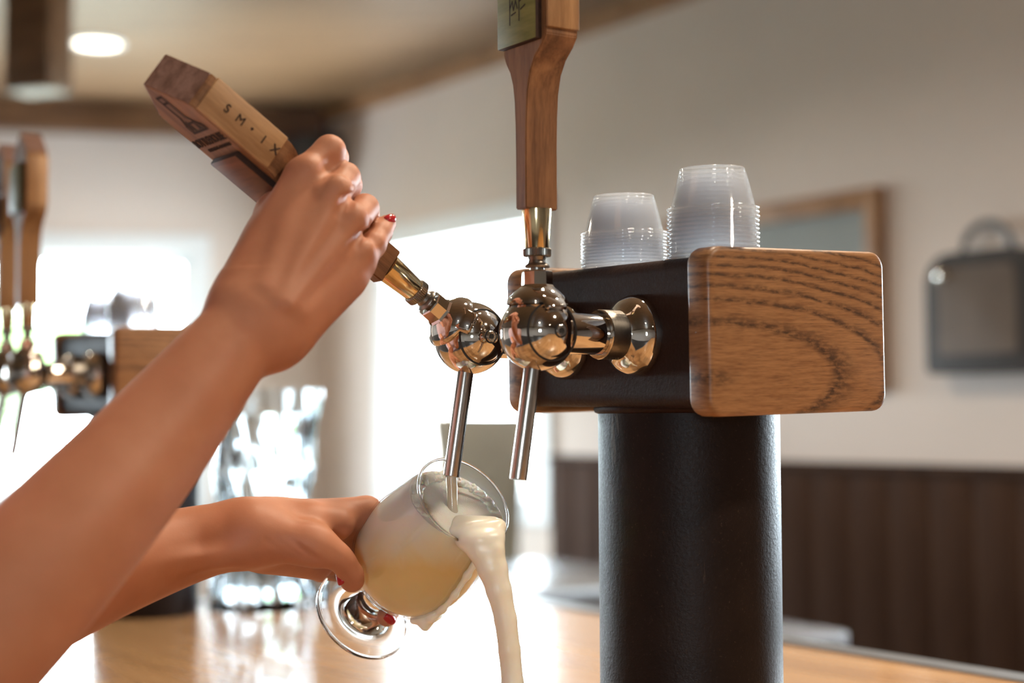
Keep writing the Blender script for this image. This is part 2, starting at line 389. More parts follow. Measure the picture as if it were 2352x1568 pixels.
# ---- signed-distance modelling for hands, arms and pours
class SDF:
    def __init__(s, lo, hi, h):
        s.h = h; s.lo = np.array(lo, float); s.n = np.ceil((np.array(hi) - s.lo) / h).astype(int) + 1
        s.v = np.full(s.n, .06, np.float32)
    def _sub(s, lo, hi):
        i0 = np.maximum(np.floor((lo - s.lo) / s.h).astype(int), 0); i1 = np.minimum(np.ceil((hi - s.lo) / s.h).astype(int) + 1, s.n)
        if np.any(i1 <= i0): return None, None
        ax = [s.lo[k] + s.h * np.arange(i0[k], i1[k], dtype=np.float32) for k in range(3)]
        g = np.meshgrid(*ax, indexing='ij', sparse=True)
        return tuple(slice(i0[k], i1[k]) for k in range(3)), g
    def cap(s, a, b, ra, rb, k=.004, flat=None):
        a = np.array(a, np.float32); b = np.array(b, np.float32); pad = max(ra, rb) + k + 3 * s.h + .004
        sl, g = s._sub(np.minimum(a, b) - pad, np.maximum(a, b) + pad)
        if sl is None: return
        ab = b - a; d2 = float(ab @ ab) + 1e-12
        q = [g[i] - a[i] for i in range(3)]
        t = np.clip((q[0] * ab[0] + q[1] * ab[1] + q[2] * ab[2]) / d2, 0, 1)
        e = [q[i] - t * ab[i] for i in range(3)]
        if flat is not None:      # squash along a direction: (unit vector, factor > 1 makes it thinner)
            w, fac = flat; w = np.array(w, np.float32)
            c = e[0] * w[0] + e[1] * w[1] + e[2] * w[2]
            dd = np.sqrt(e[0] ** 2 + e[1] ** 2 + e[2] ** 2 + (fac * fac - 1) * c * c)
        else: dd = np.sqrt(e[0] ** 2 + e[1] ** 2 + e[2] ** 2)
        d = dd - (ra + t * (rb - ra))
        s._join(sl, d, k)
    def _join(s, sl, d, k):
        o = s.v[sl]
        if k > 0:
            hh = np.maximum(k - np.abs(o - d), 0) / k; s.v[sl] = np.minimum(o, d) - hh * hh * k * .25
        else: s.v[sl] = np.minimum(o, d)
    def chain(s, pts, k=.004, kfirst=None):
        for i in range(len(pts) - 1):
            (a, ra), (b, rb) = pts[i], pts[i + 1]; s.cap(a, b, ra, rb, (kfirst if i == 0 and kfirst else k))
    def limb(s, pts, n=28):
        """smooth tapered limb through the points: spline in position and radius, no bulges at the joints"""
        p = np.array([list(a) + [r] for a, r in pts]); out = []
        p = np.vstack([2 * p[0] - p[1], p, 2 * p[-1] - p[-2]])
        for i in range(1, len(p) - 2):
            for t in np.linspace(0, 1, n, endpoint=False):
                out.append(.5 * (2 * p[i] + (p[i + 1] - p[i - 1]) * t + (2 * p[i - 1] - 5 * p[i] + 4 * p[i + 1] - p[i + 2]) * t * t + (3 * p[i] - 3 * p[i + 1] + p[i + 2] - p[i - 1]) * t ** 3))
        out.append(p[-2])
        for a, b in zip(out[:-1], out[1:]): s.cap(a[:3], b[:3], a[3], b[3], 0)
    def cut(s, a, b, r, k=.003):
        a = np.array(a, np.float32); b = np.array(b, np.float32); pad = r + k + 3 * s.h
        sl, g = s._sub(np.minimum(a, b) - pad, np.maximum(a, b) + pad)
        if sl is None: return
        ab = b - a; d2 = float(ab @ ab) + 1e-12; q = [g[i] - a[i] for i in range(3)]
        t = np.clip((q[0] * ab[0] + q[1] * ab[1] + q[2] * ab[2]) / d2, 0, 1); e = [q[i] - t * ab[i] for i in range(3)]
        d = -(np.sqrt(e[0] ** 2 + e[1] ** 2 + e[2] ** 2) - r); o = s.v[sl]
        hh = np.maximum(k - np.abs(o - d), 0) / k; s.v[sl] = np.maximum(o, d) + hh * hh * k * .25
    def merge(s, o, k):
        hh = np.maximum(k - np.abs(s.v - o.v), 0) / k; s.v = np.minimum(s.v, o.v) - hh * hh * k * .25
    def mesh(s, name='sdf'):
        v = s.v; neg = v < 0
        corners = [(i, j, k) for i in (0, 1) for j in (0, 1) for k in (0, 1)]
        nx, ny, nz = v.shape
        cnt = np.zeros((nx - 1, ny - 1, nz - 1), np.int8)
        for c in corners: cnt += neg[c[0]:nx - 1 + c[0], c[1]:ny - 1 + c[1], c[2]:nz - 1 + c[2]]
        act = (cnt > 0) & (cnt < 8); idx = np.argwhere(act)
        vid = np.full(act.shape, -1, np.int64); vid[act] = np.arange(len(idx))
        acc = np.zeros((len(idx), 3)); n = np.zeros(len(idx))
        for c in corners:
            for ax in range(3):
                if c[ax]: continue
                d = list(c); d[ax] = 1
                A = v[idx[:, 0] + c[0], idx[:, 1] + c[1], idx[:, 2] + c[2]]; B = v[idx[:, 0] + d[0], idx[:, 1] + d[1], idx[:, 2] + d[2]]
                x = (A < 0) != (B < 0); t = np.where(x, A / np.where(x, A - B, 1), 0)
                p = np.tile(np.array(c, float), (len(idx), 1)); p[:, ax] += t
                acc[x] += p[x]; n[x] += 1
        pos = s.lo + s.h * (idx + acc / n[:, None]); faces = []
        for ax in range(3):
            sh = [slice(None)] * 3; sh2 = [slice(None)] * 3; sh[ax] = slice(0, -1); sh2[ax] = slice(1, None)
            x = neg[tuple(sh)] != neg[tuple(sh2)]; ii = np.argwhere(x)
            b, c = [(1, 2), (2, 0), (0, 1)][ax]
            ok = (ii[:, b] > 0) & (ii[:, c] > 0) & (ii[:, b] < v.shape[b] - 1) & (ii[:, c] < v.shape[c] - 1); ii = ii[ok]
            def cell(db, dc):
                j = ii.copy(); j[:, b] += db; j[:, c] += dc; return vid[j[:, 0], j[:, 1], j[:, 2]]
            q = np.stack([cell(-1, -1), cell(0, -1), cell(0, 0), cell(-1, 0)], 1)
            fl = ~neg[ii[:, 0], ii[:, 1], ii[:, 2]]; q[fl] = q[fl][:, ::-1]
            faces.append(q)
        f = np.concatenate(faces); f = f[(f >= 0).all(1)]
        return pos, f
def sdf_mesh(name, parts):
    off = 0; V = []; Fc = []
    for p, f in parts: V.append(p); Fc.append(f + off); off += len(p)
    V = np.concatenate(V); Fc = np.concatenate(Fc)
    me = bpy.data.meshes.new(name); me.vertices.add(len(V)); me.vertices.foreach_set('co', V.astype(np.float32).ravel())
    me.loops.add(len(Fc) * 4); me.loops.foreach_set('vertex_index', Fc.ravel().astype(np.int32))
    me.polygons.add(len(Fc)); me.polygons.foreach_set('loop_start', np.arange(0, len(Fc) * 4, 4, dtype=np.int32))
    me.update(calc_edges=True); me.validate(); me.shade_smooth()
    return me

# ================================================================== THE ROOM
ZF, ZC = -1.07, 1.63                    # floor and ceiling
CN = Vector((-.811, 6.96, 0))           # far corner
DR = Vector((MV.y, -MV.x, 0))           # along the right wall, towards the camera
DB = Vector((-.978, -.209, 0)).normalized()   # along the back wall, to the left
NB = Vector((-DB.y, DB.x, 0))           # inward normal of the back wall
if NB.y > 0: NB = -NB
RW = Matrix(((DR.x, MV.x, 0, CN.x), (DR.y, MV.y, 0, CN.y), (0, 0, 1, 0), (0, 0, 0, 1)))     # x along, y outward
BW = Matrix(((DB.x, -NB.x, 0, CN.x), (DB.y, -NB.y, 0, CN.y), (0, 0, 1, 0), (0, 0, 0, 1)))

def wall_with_openings(name, mtx, length, thick, ops, x_start=0.0):
    bm = bmesh.new(); x = x_start
    for (a, b, z0, z1) in ops:
        box_bm(x, a, 0, thick, ZF, ZC, bm=bm); box_bm(a, b, 0, thick, ZF, z0, bm=bm); box_bm(a, b, 0, thick, z1, ZC, bm=bm); x = b
    box_bm(x, length, 0, thick, ZF, ZC, bm=bm)
    return struct(link(name, me_from(bm, name), 'wall_paint', None, mtx))
R_OPS = [(.56, 1.633, .0, .99), (4.05, 5.3, .0, .99)]
B_OPS = [(.562, 1.75, -.06, 1.005), (2.3, 4.3, -.06, 1.005)]
wall_with_openings('wall_right', RW, 11.0, .30, R_OPS, -.2)
wall_with_openings('wall_back', BW, 6.5, .22, B_OPS, -.2)
_wn = [0]
def window(mtx, a, b, z0, z1, depth, mull=None):
    _wn[0] += 1
    w = link('window_%d' % _wn[0], me_from(box_bm(a + .04, b - .04, depth - .012, depth - .006, z0 + .04, z1 - .04), 'pane'), 'window_glass', None, mtx)
    struct(w)
    bm = bmesh.new()
    for q in ((a, a + .045, z0, z1), (b - .045, b, z0, z1), (a, b, z0, z0 + .045), (a, b, z1 - .045, z1)):
        box_bm(q[0], q[1], depth - .04, depth + .01, q[2], q[3], bm=bm)
    link('window_frame', me_from(bm, 'window_frame'), 'white_paint', w)
    bm = bmesh.new(); c = .075                    # casing on the room side and the lining of the reveal
    for q in ((a - c, a, z0 - c, z1 + c), (b, b + c, z0 - c, z1 + c), (a, b, z1, z1 + c), (a, b, z0 - c, z0)):
        box_bm(q[0], q[1], -.02, 0.0, q[2], q[3], bm=bm)
    link('window_casing', me_from(bm, 'window_casing'), 'white_paint', w)
    bm = bmesh.new()
    for q in ((a, a + .012, z0, z1), (b - .012, b, z0, z1), (a, b, z1 - .012, z1), (a, b, z0, z0 + .012)):
        box_bm(q[0], q[1], -.02, depth - .04, q[2], q[3], bm=bm)
    link('window_reveal', me_from(bm, 'window_reveal'), 'white_paint', w)
    # portal guiding the daylight through the opening
    ld = bpy.data.lights.new('window_portal', 'AREA'); ld.shape = 'RECTANGLE'; ld.size = b - a; ld.size_y = z1 - z0
    ld.cycles.is_portal = True
    lo = bpy.data.objects.new('window_portal', ld); COL.objects.link(lo)
    c = mtx @ Vector(((a + b) / 2, depth + .02, (z0 + z1) / 2)); inw = -(mtx.to_3x3() @ Vector((0, 1, 0)))
    lo.matrix_world = Matrix.Translation(c) @ inw.to_track_quat('-Z', 'Z').to_matrix().to_4x4()
for (a, b, z0, z1) in R_OPS: window(RW, a, b, z0, z1, .14)
for (a, b, z0, z1) in B_OPS: window(BW, a, b, z0, z1, .10)

# rest of the shell: footprint corners
pR = RW @ Vector((11.0, 0, 0)); pB = BW @ Vector((6.5, 0, 0))
foot = [CN + MV * .3 + Vector((0, .4, 0)), pR + MV * .3, Vector((pR.x, pR.y - 2.0, 0)), Vector((pB.x - .3, pR.y - 2.0, 0)), pB + Vector((-.3, .3, 0))]
def slab(name, z0, z1, material):
    return struct(link(name, me_from(extrude_poly([(p.x, p.y) for p in foot], z0, z1, 'z'), name), material))
slab('floor', ZF - .1, ZF, 'floor_mat'); slab('ceiling', ZC, ZC + .1, 'ceiling_wood')
def flat_wall(name, p0, p1, t=.15):
    d = (p1 - p0); ln = d.length; d.normalize(); nrm = Vector((-d.y, d.x, 0))
    mt = Matrix(((d.x, nrm.x, 0, p0.x), (d.y, nrm.y, 0, p0.y), (0, 0, 1, 0), (0, 0, 0, 1)))
    return struct(box(name, 0, ln, -t / 2, t / 2, ZF, ZC, 'wall_paint', None, mt))
flat_wall('wall_near_right', foot[1], foot[2]); flat_wall('wall_left', foot[3], foot[4])

_d = (foot[3] - foot[2]); _l = _d.length; _d.normalize(); _o = Vector((0, -1, 0))
FW = Matrix(((_d.x, _o.x, 0, foot[2].x), (_d.y, _o.y, 0, foot[2].y), (0, 0, 1, 0), (0, 0, 0, 1)))
FILL_OPS = [(5.5, 6.2, .2, .9)]  # unseen window behind the camera, added as front fill for beer and hand
wall_with_openings('wall_front', FW, _l, .2, FILL_OPS)
for (a, b, z0, z1) in FILL_OPS: window(FW, a, b, z0, z1, .10)
# trims
struct(box('trim_1', .02, 6.4, -.10, 0, ZC - .13, ZC, 'trim_wood', None, BW))
struct(box('trim_2', .0, 10.9, -.05, 0, ZC - .055, ZC, 'frame_wood', None, RW))
# wainscot boards on the right wall
ws = struct(box('trim_3', 1.72, 10.8, -.035, 0, .142, .167, 'dark_panel', None, RW, .004))
_bme = me_from(box_bm(0, .138, -.022, 0, ZF, .142, .004), 'board', 40); _bme.materials.append(M['dark_panel'])
for k in range(30): link('board', _bme, None, ws, Matrix.Translation((1.72 + k * .14, 0, 0)))

# ================================================================== BAR
bar = thing('bar_counter', 'long glossy honey-coloured wooden bar counter with dark edge strip', 'bar counter', BARF)
D0, D1, A0, A1 = .22, 1.203, -1.2, 2.03
def rrect(x0, x1, y0, y1, r, n=8):
    pts = []
    for cx, cy, a0 in ((x1 - r, y1 - r, 0), (x0 + r, y1 - r, 90), (x0 + r, y0 + r, 180), (x1 - r, y0 + r, 270)):
        for k in range(n + 1):
            a = math.radians(a0 + 90 * k / n); pts.append((cx + r * math.cos(a), cy + r * math.sin(a)))
    return pts
link('bar_top', me_from(extrude_poly(rrect(D0, D1, A0, A1, .10), ZBAR - .045, ZBAR, 'z'), 'bar_top', 40), 'bar_wood', bar)
def ring_prism(outer, inner, z0, z1):
    b = bmesh.new(); n = len(outer); V = []
    for pts, z in ((outer, z0), (outer, z1), (inner, z1), (inner, z0)): V.append([b.verts.new((x, y, z)) for x, y in pts])
    for q in range(4):
        A, B = V[q], V[(q + 1) % 4]
        for k in range(n): b.faces.new((A[k], A[(k + 1) % n], B[(k + 1) % n], B[k]))
    return b
link('edge_strip', me_from(ring_prism(rrect(D0 - .034, D1 + .034, A0 - .034, A1 + .034, .134), rrect(D0, D1, A0, A1, .10), ZBAR - .05, ZBAR + .002), 'edge_strip', 40), 'grey_metal', bar)
box('bar_front', D0 + .25, D1 - .25, A0 + .2, A1 - .25, ZF, ZBAR - .045, 'dark_panel', bar)

# ================================================================== BEER TOWER
ZB = .3425
def make_tower(mtx, label):
    t = thing('beer_tower', label, 'beer tower', mtx, 'beer towers on the bar')
    # box and caps lean a little, as on the real tower
    tilt = Matrix.Translation((0, 0, ZB)) @ Matrix.Rotation(math.radians(-1.5), 4, 'Y') @ Matrix.Rotation(math.radians(.95), 4, 'X')
    link('steel_box', me_from(extrude_poly(rrect(.005, .160, -.051, .051, .010, 5), .0215, .218, 'y'), 'steel_box', 50), 'steel_box', t, tilt)
    cap_bm = extrude_poly(rrect(0, .1654, -.0563, .0563, .012, 6), 0, .0225, 'y')
    es = [e for e in cap_bm.edges if abs(e.verts[0].co.y - e.verts[1].co.y) < 1e-6]
    bmesh.ops.bevel(cap_bm, geom=es, offset=.004, segments=3, profile=.5, affect='EDGES')
    cme = me_from(cap_bm, 'end_cap', 50)
    link('end_cap', cme, 'oak_end', t, tilt)
    link('end_cap', cme, 'oak_end', t, tilt @ Matrix.Translation((0, .217, 0)))
    lathe('column', [(.0, ZBAR), (.067, ZBAR), (.067, ZB - .047), (.060, ZB - .047), (.0, ZB - .047)], 'steel_column', t, Matrix.Translation((.083, .12, 0)), 96)
    wr = [(.067 + .0035 * math.cos(a), ZB - .0495 + .0035 * math.sin(a)) for a in np.linspace(0, 2 * math.pi, 9)[:-1]]
    lathe('weld_bead', wr, 'steel_box', t, Matrix.Translation((.083, .12, 0)), 64, 60, True)
    return t
tower1 = make_tower(TOW, 'near beer tower with oak end caps on a rusty steel column')
T2D = AV * 1.039 - MV * .023
tower2 = copy_tree(tower1, Matrix.Translation(T2D) @ TOW, 'blurred far beer tower beside the left window', 'beer towers on the bar')

# ================================================================== FAUCETS
ZFA = .3435; FY = (.0824, .1665); BX = -.0837        # ball centre along local x, measured from the steel face
ROTX = Matrix.Rotation(math.radians(-90), 4, 'Y')    # lathe axis z -> local -x (outwards)
def ball_knurl(bm, r, z0, z1, n, depth, mtx):
    prof_n = n * 2; rings = []
    for z in (z0, z0 + .0006, z1 - .0006, z1):
        e = .0006 if z in (z0, z1) else 0
        rings.append([mtx @ Vector(((r - e - (depth if k % 2 else 0)) * math.cos(2 * math.pi * k / prof_n), (r - e - (depth if k % 2 else 0)) * math.sin(2 * math.pi * k / prof_n), z)) for k in range(prof_n)])
    return loft_bm(rings, bm)
def make_faucet(mtx, label, group, phi):
    f = thing('beer_faucet', label, 'beer faucet', mtx, group)
    lathe('wall_flange', [(0, 0), (.0286, 0), (.0286, .0012), (.0281, .0042), (.0266, .0085), (.0240, .0118), (.0208, .0142), (.0185, .0157), (.0172, .0172), (0, .0172)], 'chrome', f, ROTX, 96, 40)
    bm = bmesh.new(); rings = []
    nk = 72
    for i, z in enumerate(np.linspace(.0172, .0318, 13)):
        rings.append([Vector(((.0168 + (.00035 if (k + i) % 2 else -.00035)) * math.cos(2 * math.pi * (k + .5 * (i % 2)) / nk), (.0168 + (.00035 if (k + i) % 2 else -.00035)) * math.sin(2 * math.pi * (k + .5 * (i % 2)) / nk), z)) for k in range(nk)])
    loft_bm(rings, bm)
    col = link('coupling_collar', me_from(bm, 'coupling_collar', 80), 'dark_nickel', f, ROTX)
    lathe('collar_ring', [(.0142, .0316), (.0168, .0316), (.0172, .0324), (.0168, .0332), (.0142, .0332)], 'chrome', col, None, 64, 40, True)
    hole = bmesh.new(); lathe_bm([(0, .0004), (.0016, .0004), (.0016, -.0008), (0, -.0008)], 16, bm=hole)
    link('wrench_hole', me_from(hole, 'wrench_hole'), 'black_gap', col, Matrix.Rotation(math.radians(62), 4, 'Z') @ Matrix.Translation((.0169, 0, .0285)) @ Matrix.Rotation(math.radians(90), 4, 'Y'))
    lathe('shank', [(0, .031), (.0138, .031), (.0141, .034), (.0141, .062), (.0134, .0655), (0, .0655)], 'chrome', f, ROTX, 64, 40)
    B = Matrix.Translation((BX, 0, 0))
    R = .0258
    prof = [(R * math.sin(a), -R * math.cos(a)) for a in np.linspace(0, math.pi, 41)]; prof[0] = (0, -R); prof[-1] = (0, R)
    lathe('valve_ball', prof, 'chrome', f, B, 80, 60)
    for s in (1, -1):
        rot = Matrix.Rotation(math.radians(90 * s), 4, 'X')     # cap axis +-y
        c, hgt, off = .0186, .0098, .0174; RR = (c * c + hgt * hgt) / (2 * hgt)
        a1 = math.asin(c / RR)
        pr = [(c + .0004, off - .004), (c + .0004, off)] + [(RR * math.sin(a), off + hgt - RR + RR * math.cos(a)) for a in np.linspace(a1, 0, 22)]
        pr[-1] = (0, off + hgt)
        cp = lathe('side_cap', pr, 'chrome', f, B @ rot, 64, 40)
        lathe('cap_groove', [(c + .0004, off - .0016), (c + .0013, off - .0012), (c + .0013, off + .0002), (c + .0003, off + .0003)], 'black_gap', cp, None, 64, 40)
        zt = off + hgt
        sc = lathe('hex_screw', [(.0, zt - .0022), (.0019, zt - .0022), (.0021, zt + .0007), (.0035, zt + .0008), (.0040, zt + .0002), (.0040, zt - .003)], 'brushed_steel', cp, None, 6 if False else 24, 30)
        lathe('screw_groove', [(.0040, zt - .0003), (.0049, zt - .0002), (.0049, zt - .003)], 'black_gap', cp, None, 24, 30)
        lathe('hex_socket', [(0, zt + .0006), (.0020, zt + .00085)], 'black_gap', cp, None, 6, 30)
    # spout leaning outwards
    sp_dir = Matrix.Rotation(math.radians(9.5), 4, 'Y')
    sp = lathe('spout', [(.0042, -.099), (.0057, -.099), (.0058, -.0985), (.0058, -.020), (.0, -.020)], 'brushed_steel', f, B @ sp_dir, 48, 40)
    lathe('spout_bore', [(.0042, -.099), (.0042, -.070), (0, -.070)], 'black_gap', sp, None, 32, 40)
    # lever yoke riding on the ball
    K = B @ Matrix.Rotation(math.radians(-phi), 4, 'Y')
    yk = lathe('lever_socket', [(.0, .0290), (.0112, .0290), (.0118, .0300), (.0106, .0318), (.0104, .0405), (.0098, .0414), (.0, .0414)], 'chrome', f, K, 8, 20)
    sad = [(.0114, .0302), (.0150, .0275), (.0188, .0238), (.0205, .0205), (.0207, .0188), (.0190, .0180), (.0172, .0200), (.0120, .0236), (.0085, .0250), (.0085, .0300)]
    lathe('lever_saddle', sad, 'chrome', f, K, 48, 30, True)
    for s in (1, -1):
        rings = []
        for a in np.linspace(28, 58, 7):
            ar = math.radians(a); wv = .0100 - .0016 * (a - 28) / 30
            q = []
            for (rr, xx) in ((.0262, -wv), (.0262, wv), (.0293, wv * .8), (.0293, -wv * .8)):
                q.append(Vector((xx, s * rr * math.sin(ar), rr * math.cos(ar))))
            rings.append(q if s > 0 else q[::-1])
        bm = loft_bm(rings); bmesh.ops.bevel(bm, geom=bm.edges[:], offset=.0005, segments=1, affect='EDGES')
        link('lever_arm', me_from(bm, 'lever_arm', 35), 'chrome', f, K)
    return f

# ================================================================== TAP HANDLES
def plate(x0, x1, y0, y1, z0, z1, face, parent):
    me = me_from(box_bm(x0, x1, y0, y1, z0, z1, .0012), 'label_plate', 40); me.materials.append(M[face]); me.materials.append(M['burnt'])
    for p in me.polygons:
        if p.normal.x > -.6: p.material_index = 1
    return link('label_plate', me, None, parent)
def make_handle(mtx, label, group, kind):
    h = thing('tap_handle', label, 'tap handle', mtx, group)
    near, far = (.0300, .0200) if kind == 'green' else (.0245, .0245)
    z0 = .0822; sh = .1935; top = .2625; peak = .288; hd = .0129
    def flare(w, t): return .006 + (w - .006) * t
    fl = [(0, 0), (.040, .0), (.062, .03), (.078, .09), (.090, .22), (.099, .46), (.106, .80), (.1125, 1.0)]
    pts = [(-flare(near, t), z0 + z) for z, t in fl] + [(-near, top), ((far - near) / 2, peak), (far, top)] + [(flare(far, t), z0 + z) for z, t in reversed([(z - .006, t) for z, t in fl[1:]])] + [(.006, z0)]
    pts = pts[::-1]
    bm = extrude_poly(pts, -hd, hd, 'x')
    es = [e for e in bm.edges]
    bmesh.ops.bevel(bm, geom=es, offset=.0007, segments=2, affect='EDGES', clamp_overlap=True)
    body = link('wooden_grip', me_from(bm, 'wooden_grip', 30), 'handle_wood', h)
    box('side_panel', -hd + .0004, hd + .0006, -near - .0022, -near + .001, z0 + .1165, top - .004, 'handle_side_wood', body, None, .0012)
    # roof faces at the top: a thin paler veneer on each slope
    for s, w in ((-1, near), (1, far)):
        yc = (far - near) / 2; e0 = Vector((0, s * w, top)); e1 = Vector((0, yc, peak)); d = (e1 - e0).normalized(); nr = Vector((0, -d.z * -s * -1, 0)); nr = Vector((0, d.z * s, -d.y * s))
        if nr.z < 0: nr = -nr
        b = bmesh.new(); q = []
        for x in (-hd + .0004, hd - .0004):
            for p in (e0 + d * .001, e1 - d * .0004): q.append((Vector((x, p.y, p.z))))
        V = [b.verts.new(p + nr * t) for t in (-.0004, .0008) for p in q]
        for f in ((0, 1, 3, 2), (4, 6, 7, 5), (0, 4, 5, 1), (2, 3, 7, 6), (0, 2, 6, 4), (1, 5, 7, 3)): b.faces.new([V[i] for i in f])
        link('top_face', me_from(b, 'top_face'), 'handle_end_wood', body)
    # ferrule and ferrule nut
    lathe('brass_ferrule', [(.0, .0560), (.0078, .0560), (.0082, .0568), (.0101, .0815), (.0101, .0826), (0, .0826)], 'brass', h, None, 48, 35)
    bm = bmesh.new(); ball_knurl(bm, .0096, .0508, .0562, 40, .0005, Matrix.Identity(4))
    nut = link('knurled_nut', me_from(bm, 'knurled_nut', 35), 'dark_nickel', h)
    lathe('nut_neck', [(0, .0405), (.0050, .0405), (.0050, .0432), (.0082, .0434), (.0086, .0442), (.0080, .0452), (.0062, .0464), (.0056, .0484), (.0064, .0506), (.0092, .0509), (0, .0509)], 'dark_nickel', nut, None, 40, 35)
    # label face looks along -x; text reads along -y, upright along +z
    FACE = Matrix(((0, 0, -1, -hd - .00035), (-1, 0, 0, (far - near) / 2), (0, 1, 0, 0), (0, 0, 0, 1)))
    if kind == 'bottlehouse':
        pl = plate(-hd - .0046, -hd + .001, -.0185, .0215, z0 + .090, z0 + .137, 'plate_red_wood', body)
        link('brand_lettering', text_mesh('BOTTLEHOUSE', .0072), 'burnt', body, FACE @ Matrix.Translation((0, .2335, 0)) @ Matrix.Scale(1.35, 4, (0, 1, 0)) @ Matrix.Scale(.92, 4, (1, 0, 0)))
        link('small_lettering', text_mesh('BREWING COMPANY', .0036), 'burnt', body, FACE @ Matrix.Translation((.003, .2262, 0)))
        bm = bmesh.new()
        def quad(u0, v0, u1, v1, w):
            a = Vector((u0, v0, 0)); b = Vector((u1, v1, 0)); d = (b - a).normalized(); n = Vector((-d.y, d.x, 0)) * w / 2; e = d * w / 2
            bm.faces.new([bm.verts.new(p) for p in (a - e - n, b + e - n, b + e + n, a - e + n)])
        # burnt emblem: a bottle neck standing on a gabled house
        for s in ((-.0075, .2425, .0135, .2425), (-.0075, .2425, -.0075, .2485), (.0135, .2425, .0125, .2475), (.0135, .2455, .004, .2560), (-.0075, .2475, -.0035, .2560), (-.0035, .2560, -.0035, .2755), (.004, .2560, .004, .2755), (-.0035, .2755, .004, .2755), (-.0035, .2700, .004, .2700), (-.001, .2425, -.001, .2500), (.006, .2425, .006, .2505), (-.001, .2505, .006, .2505), (.0095, .2440, .0060, .2490), (-.005, .2440, -.002, .2520)):
            quad(*s, .0019)
        bmesh.ops.translate(bm, verts=bm.verts[:], vec=(0, 0, .0001))
        link('burnt_emblem', me_from(bm, 'burnt_emblem'), 'burnt', body, FACE)
        link('plate_lettering', text_mesh('IPA', .008), 'burnt', pl, Matrix.Translation((-.0036, 0, 0)) @ FACE @ Matrix.Translation((.004, .199, 0))) if False else None
        # side lettering S M . I X, read along the handle from the top down
        SIDE = Matrix(((1, 0, 0, .0), (0, 0, -1, -near - .0025), (0, 1, 0, 0), (0, 0, 0, 1)))
        for ch, zz in (('S', .2425), ('M', .2315), ('\u00b7', .2220), ('I', .2120), ('X', .2020)):
            link('side_letter', text_mesh(ch, .0084 if ch != '\u00b7' else .015), 'burnt', body, SIDE @ Matrix.Translation((.0005, zz, 0)) @ Matrix.Rotation(math.radians(-90), 4, 'Z'))
    else:
        pl = plate(-hd - .0050, -hd + .001, -near + .0045, far + .0004, z0 + .1095, z0 + .168, 'plate_green_wood', body)
        bm = bmesh.new()
        def quad(u0, v0, u1, v1, w):
            a = Vector((u0, v0, 0)); b = Vector((u1, v1, 0)); d = (b - a).normalized(); n = Vector((-d.y, d.x, 0)) * w / 2; e = d * w / 2
            bm.faces.new([bm.verts.new(p) for p in (a - e - n, b + e - n, b + e + n, a - e + n)])
        for s in ((-.009, .206, -.009, .244), (.002, .207, .002, .244), (-.009, .2165, -.006, .221), (-.006, .221, -.0045, .2150), (-.0045, .2150, -.002, .2210), (-.002, .2210, 0, .2155), (.002, .2195, .013, .2230), (.004, .2140, .009, .2160), (-.007, .2120, -.002, .2130)):
            quad(*s, .0011)
        link('plate_engraving', me_from(bm, 'plate_engraving'), 'burnt', pl, Matrix.Translation((-.0051, 0, 0)) @ FACE)
    return h

def face_m(y): return TOW @ Matrix.Translation((.005, y, ZFA))
PULL = 55
f_near = make_faucet(face_m(FY[0]), 'near chrome ball faucet with closed upright lever on the tower', 'beer faucets', 0)
f_far = make_faucet(face_m(FY[1]), 'open chrome ball faucet with lever pulled down, pouring into the glass', 'beer faucets', PULL)
h_near = make_handle(face_m(FY[0]) @ Matrix.Translation((BX, 0, 0)), 'upright wooden tap handle with a green plate at its top', 'tap handles', 'green')
h_far = make_handle(face_m(FY[1]) @ Matrix.Translation((BX, 0, 0)) @ Matrix.Rotation(math.radians(-PULL), 4, 'Y'), 'wooden tap handle with burnt house emblem, pulled down by the hand', 'tap handles', 'bottlehouse')
D2 = Matrix.Translation(T2D)
for i, y in enumerate(FY):
    w = ('right of the pair' if i == 0 else 'left of the pair at the frame edge')
    copy_tree(f_near, D2 @ face_m(y), 'blurred chrome faucet on the far tower, ' + w, 'beer faucets')
    hc = copy_tree(h_far if i else h_near, D2 @ face_m(y) @ Matrix.Translation((BX, 0, 0)), 'blurred upright tap handle on the far tower, ' + w, 'tap handles')
    for ch in hc.children:
        if ch.name.startswith('wooden_grip'):
            ch.data = ch.data.copy(); ch.data.materials.clear(); ch.data.materials.append(M['amber_wood'])

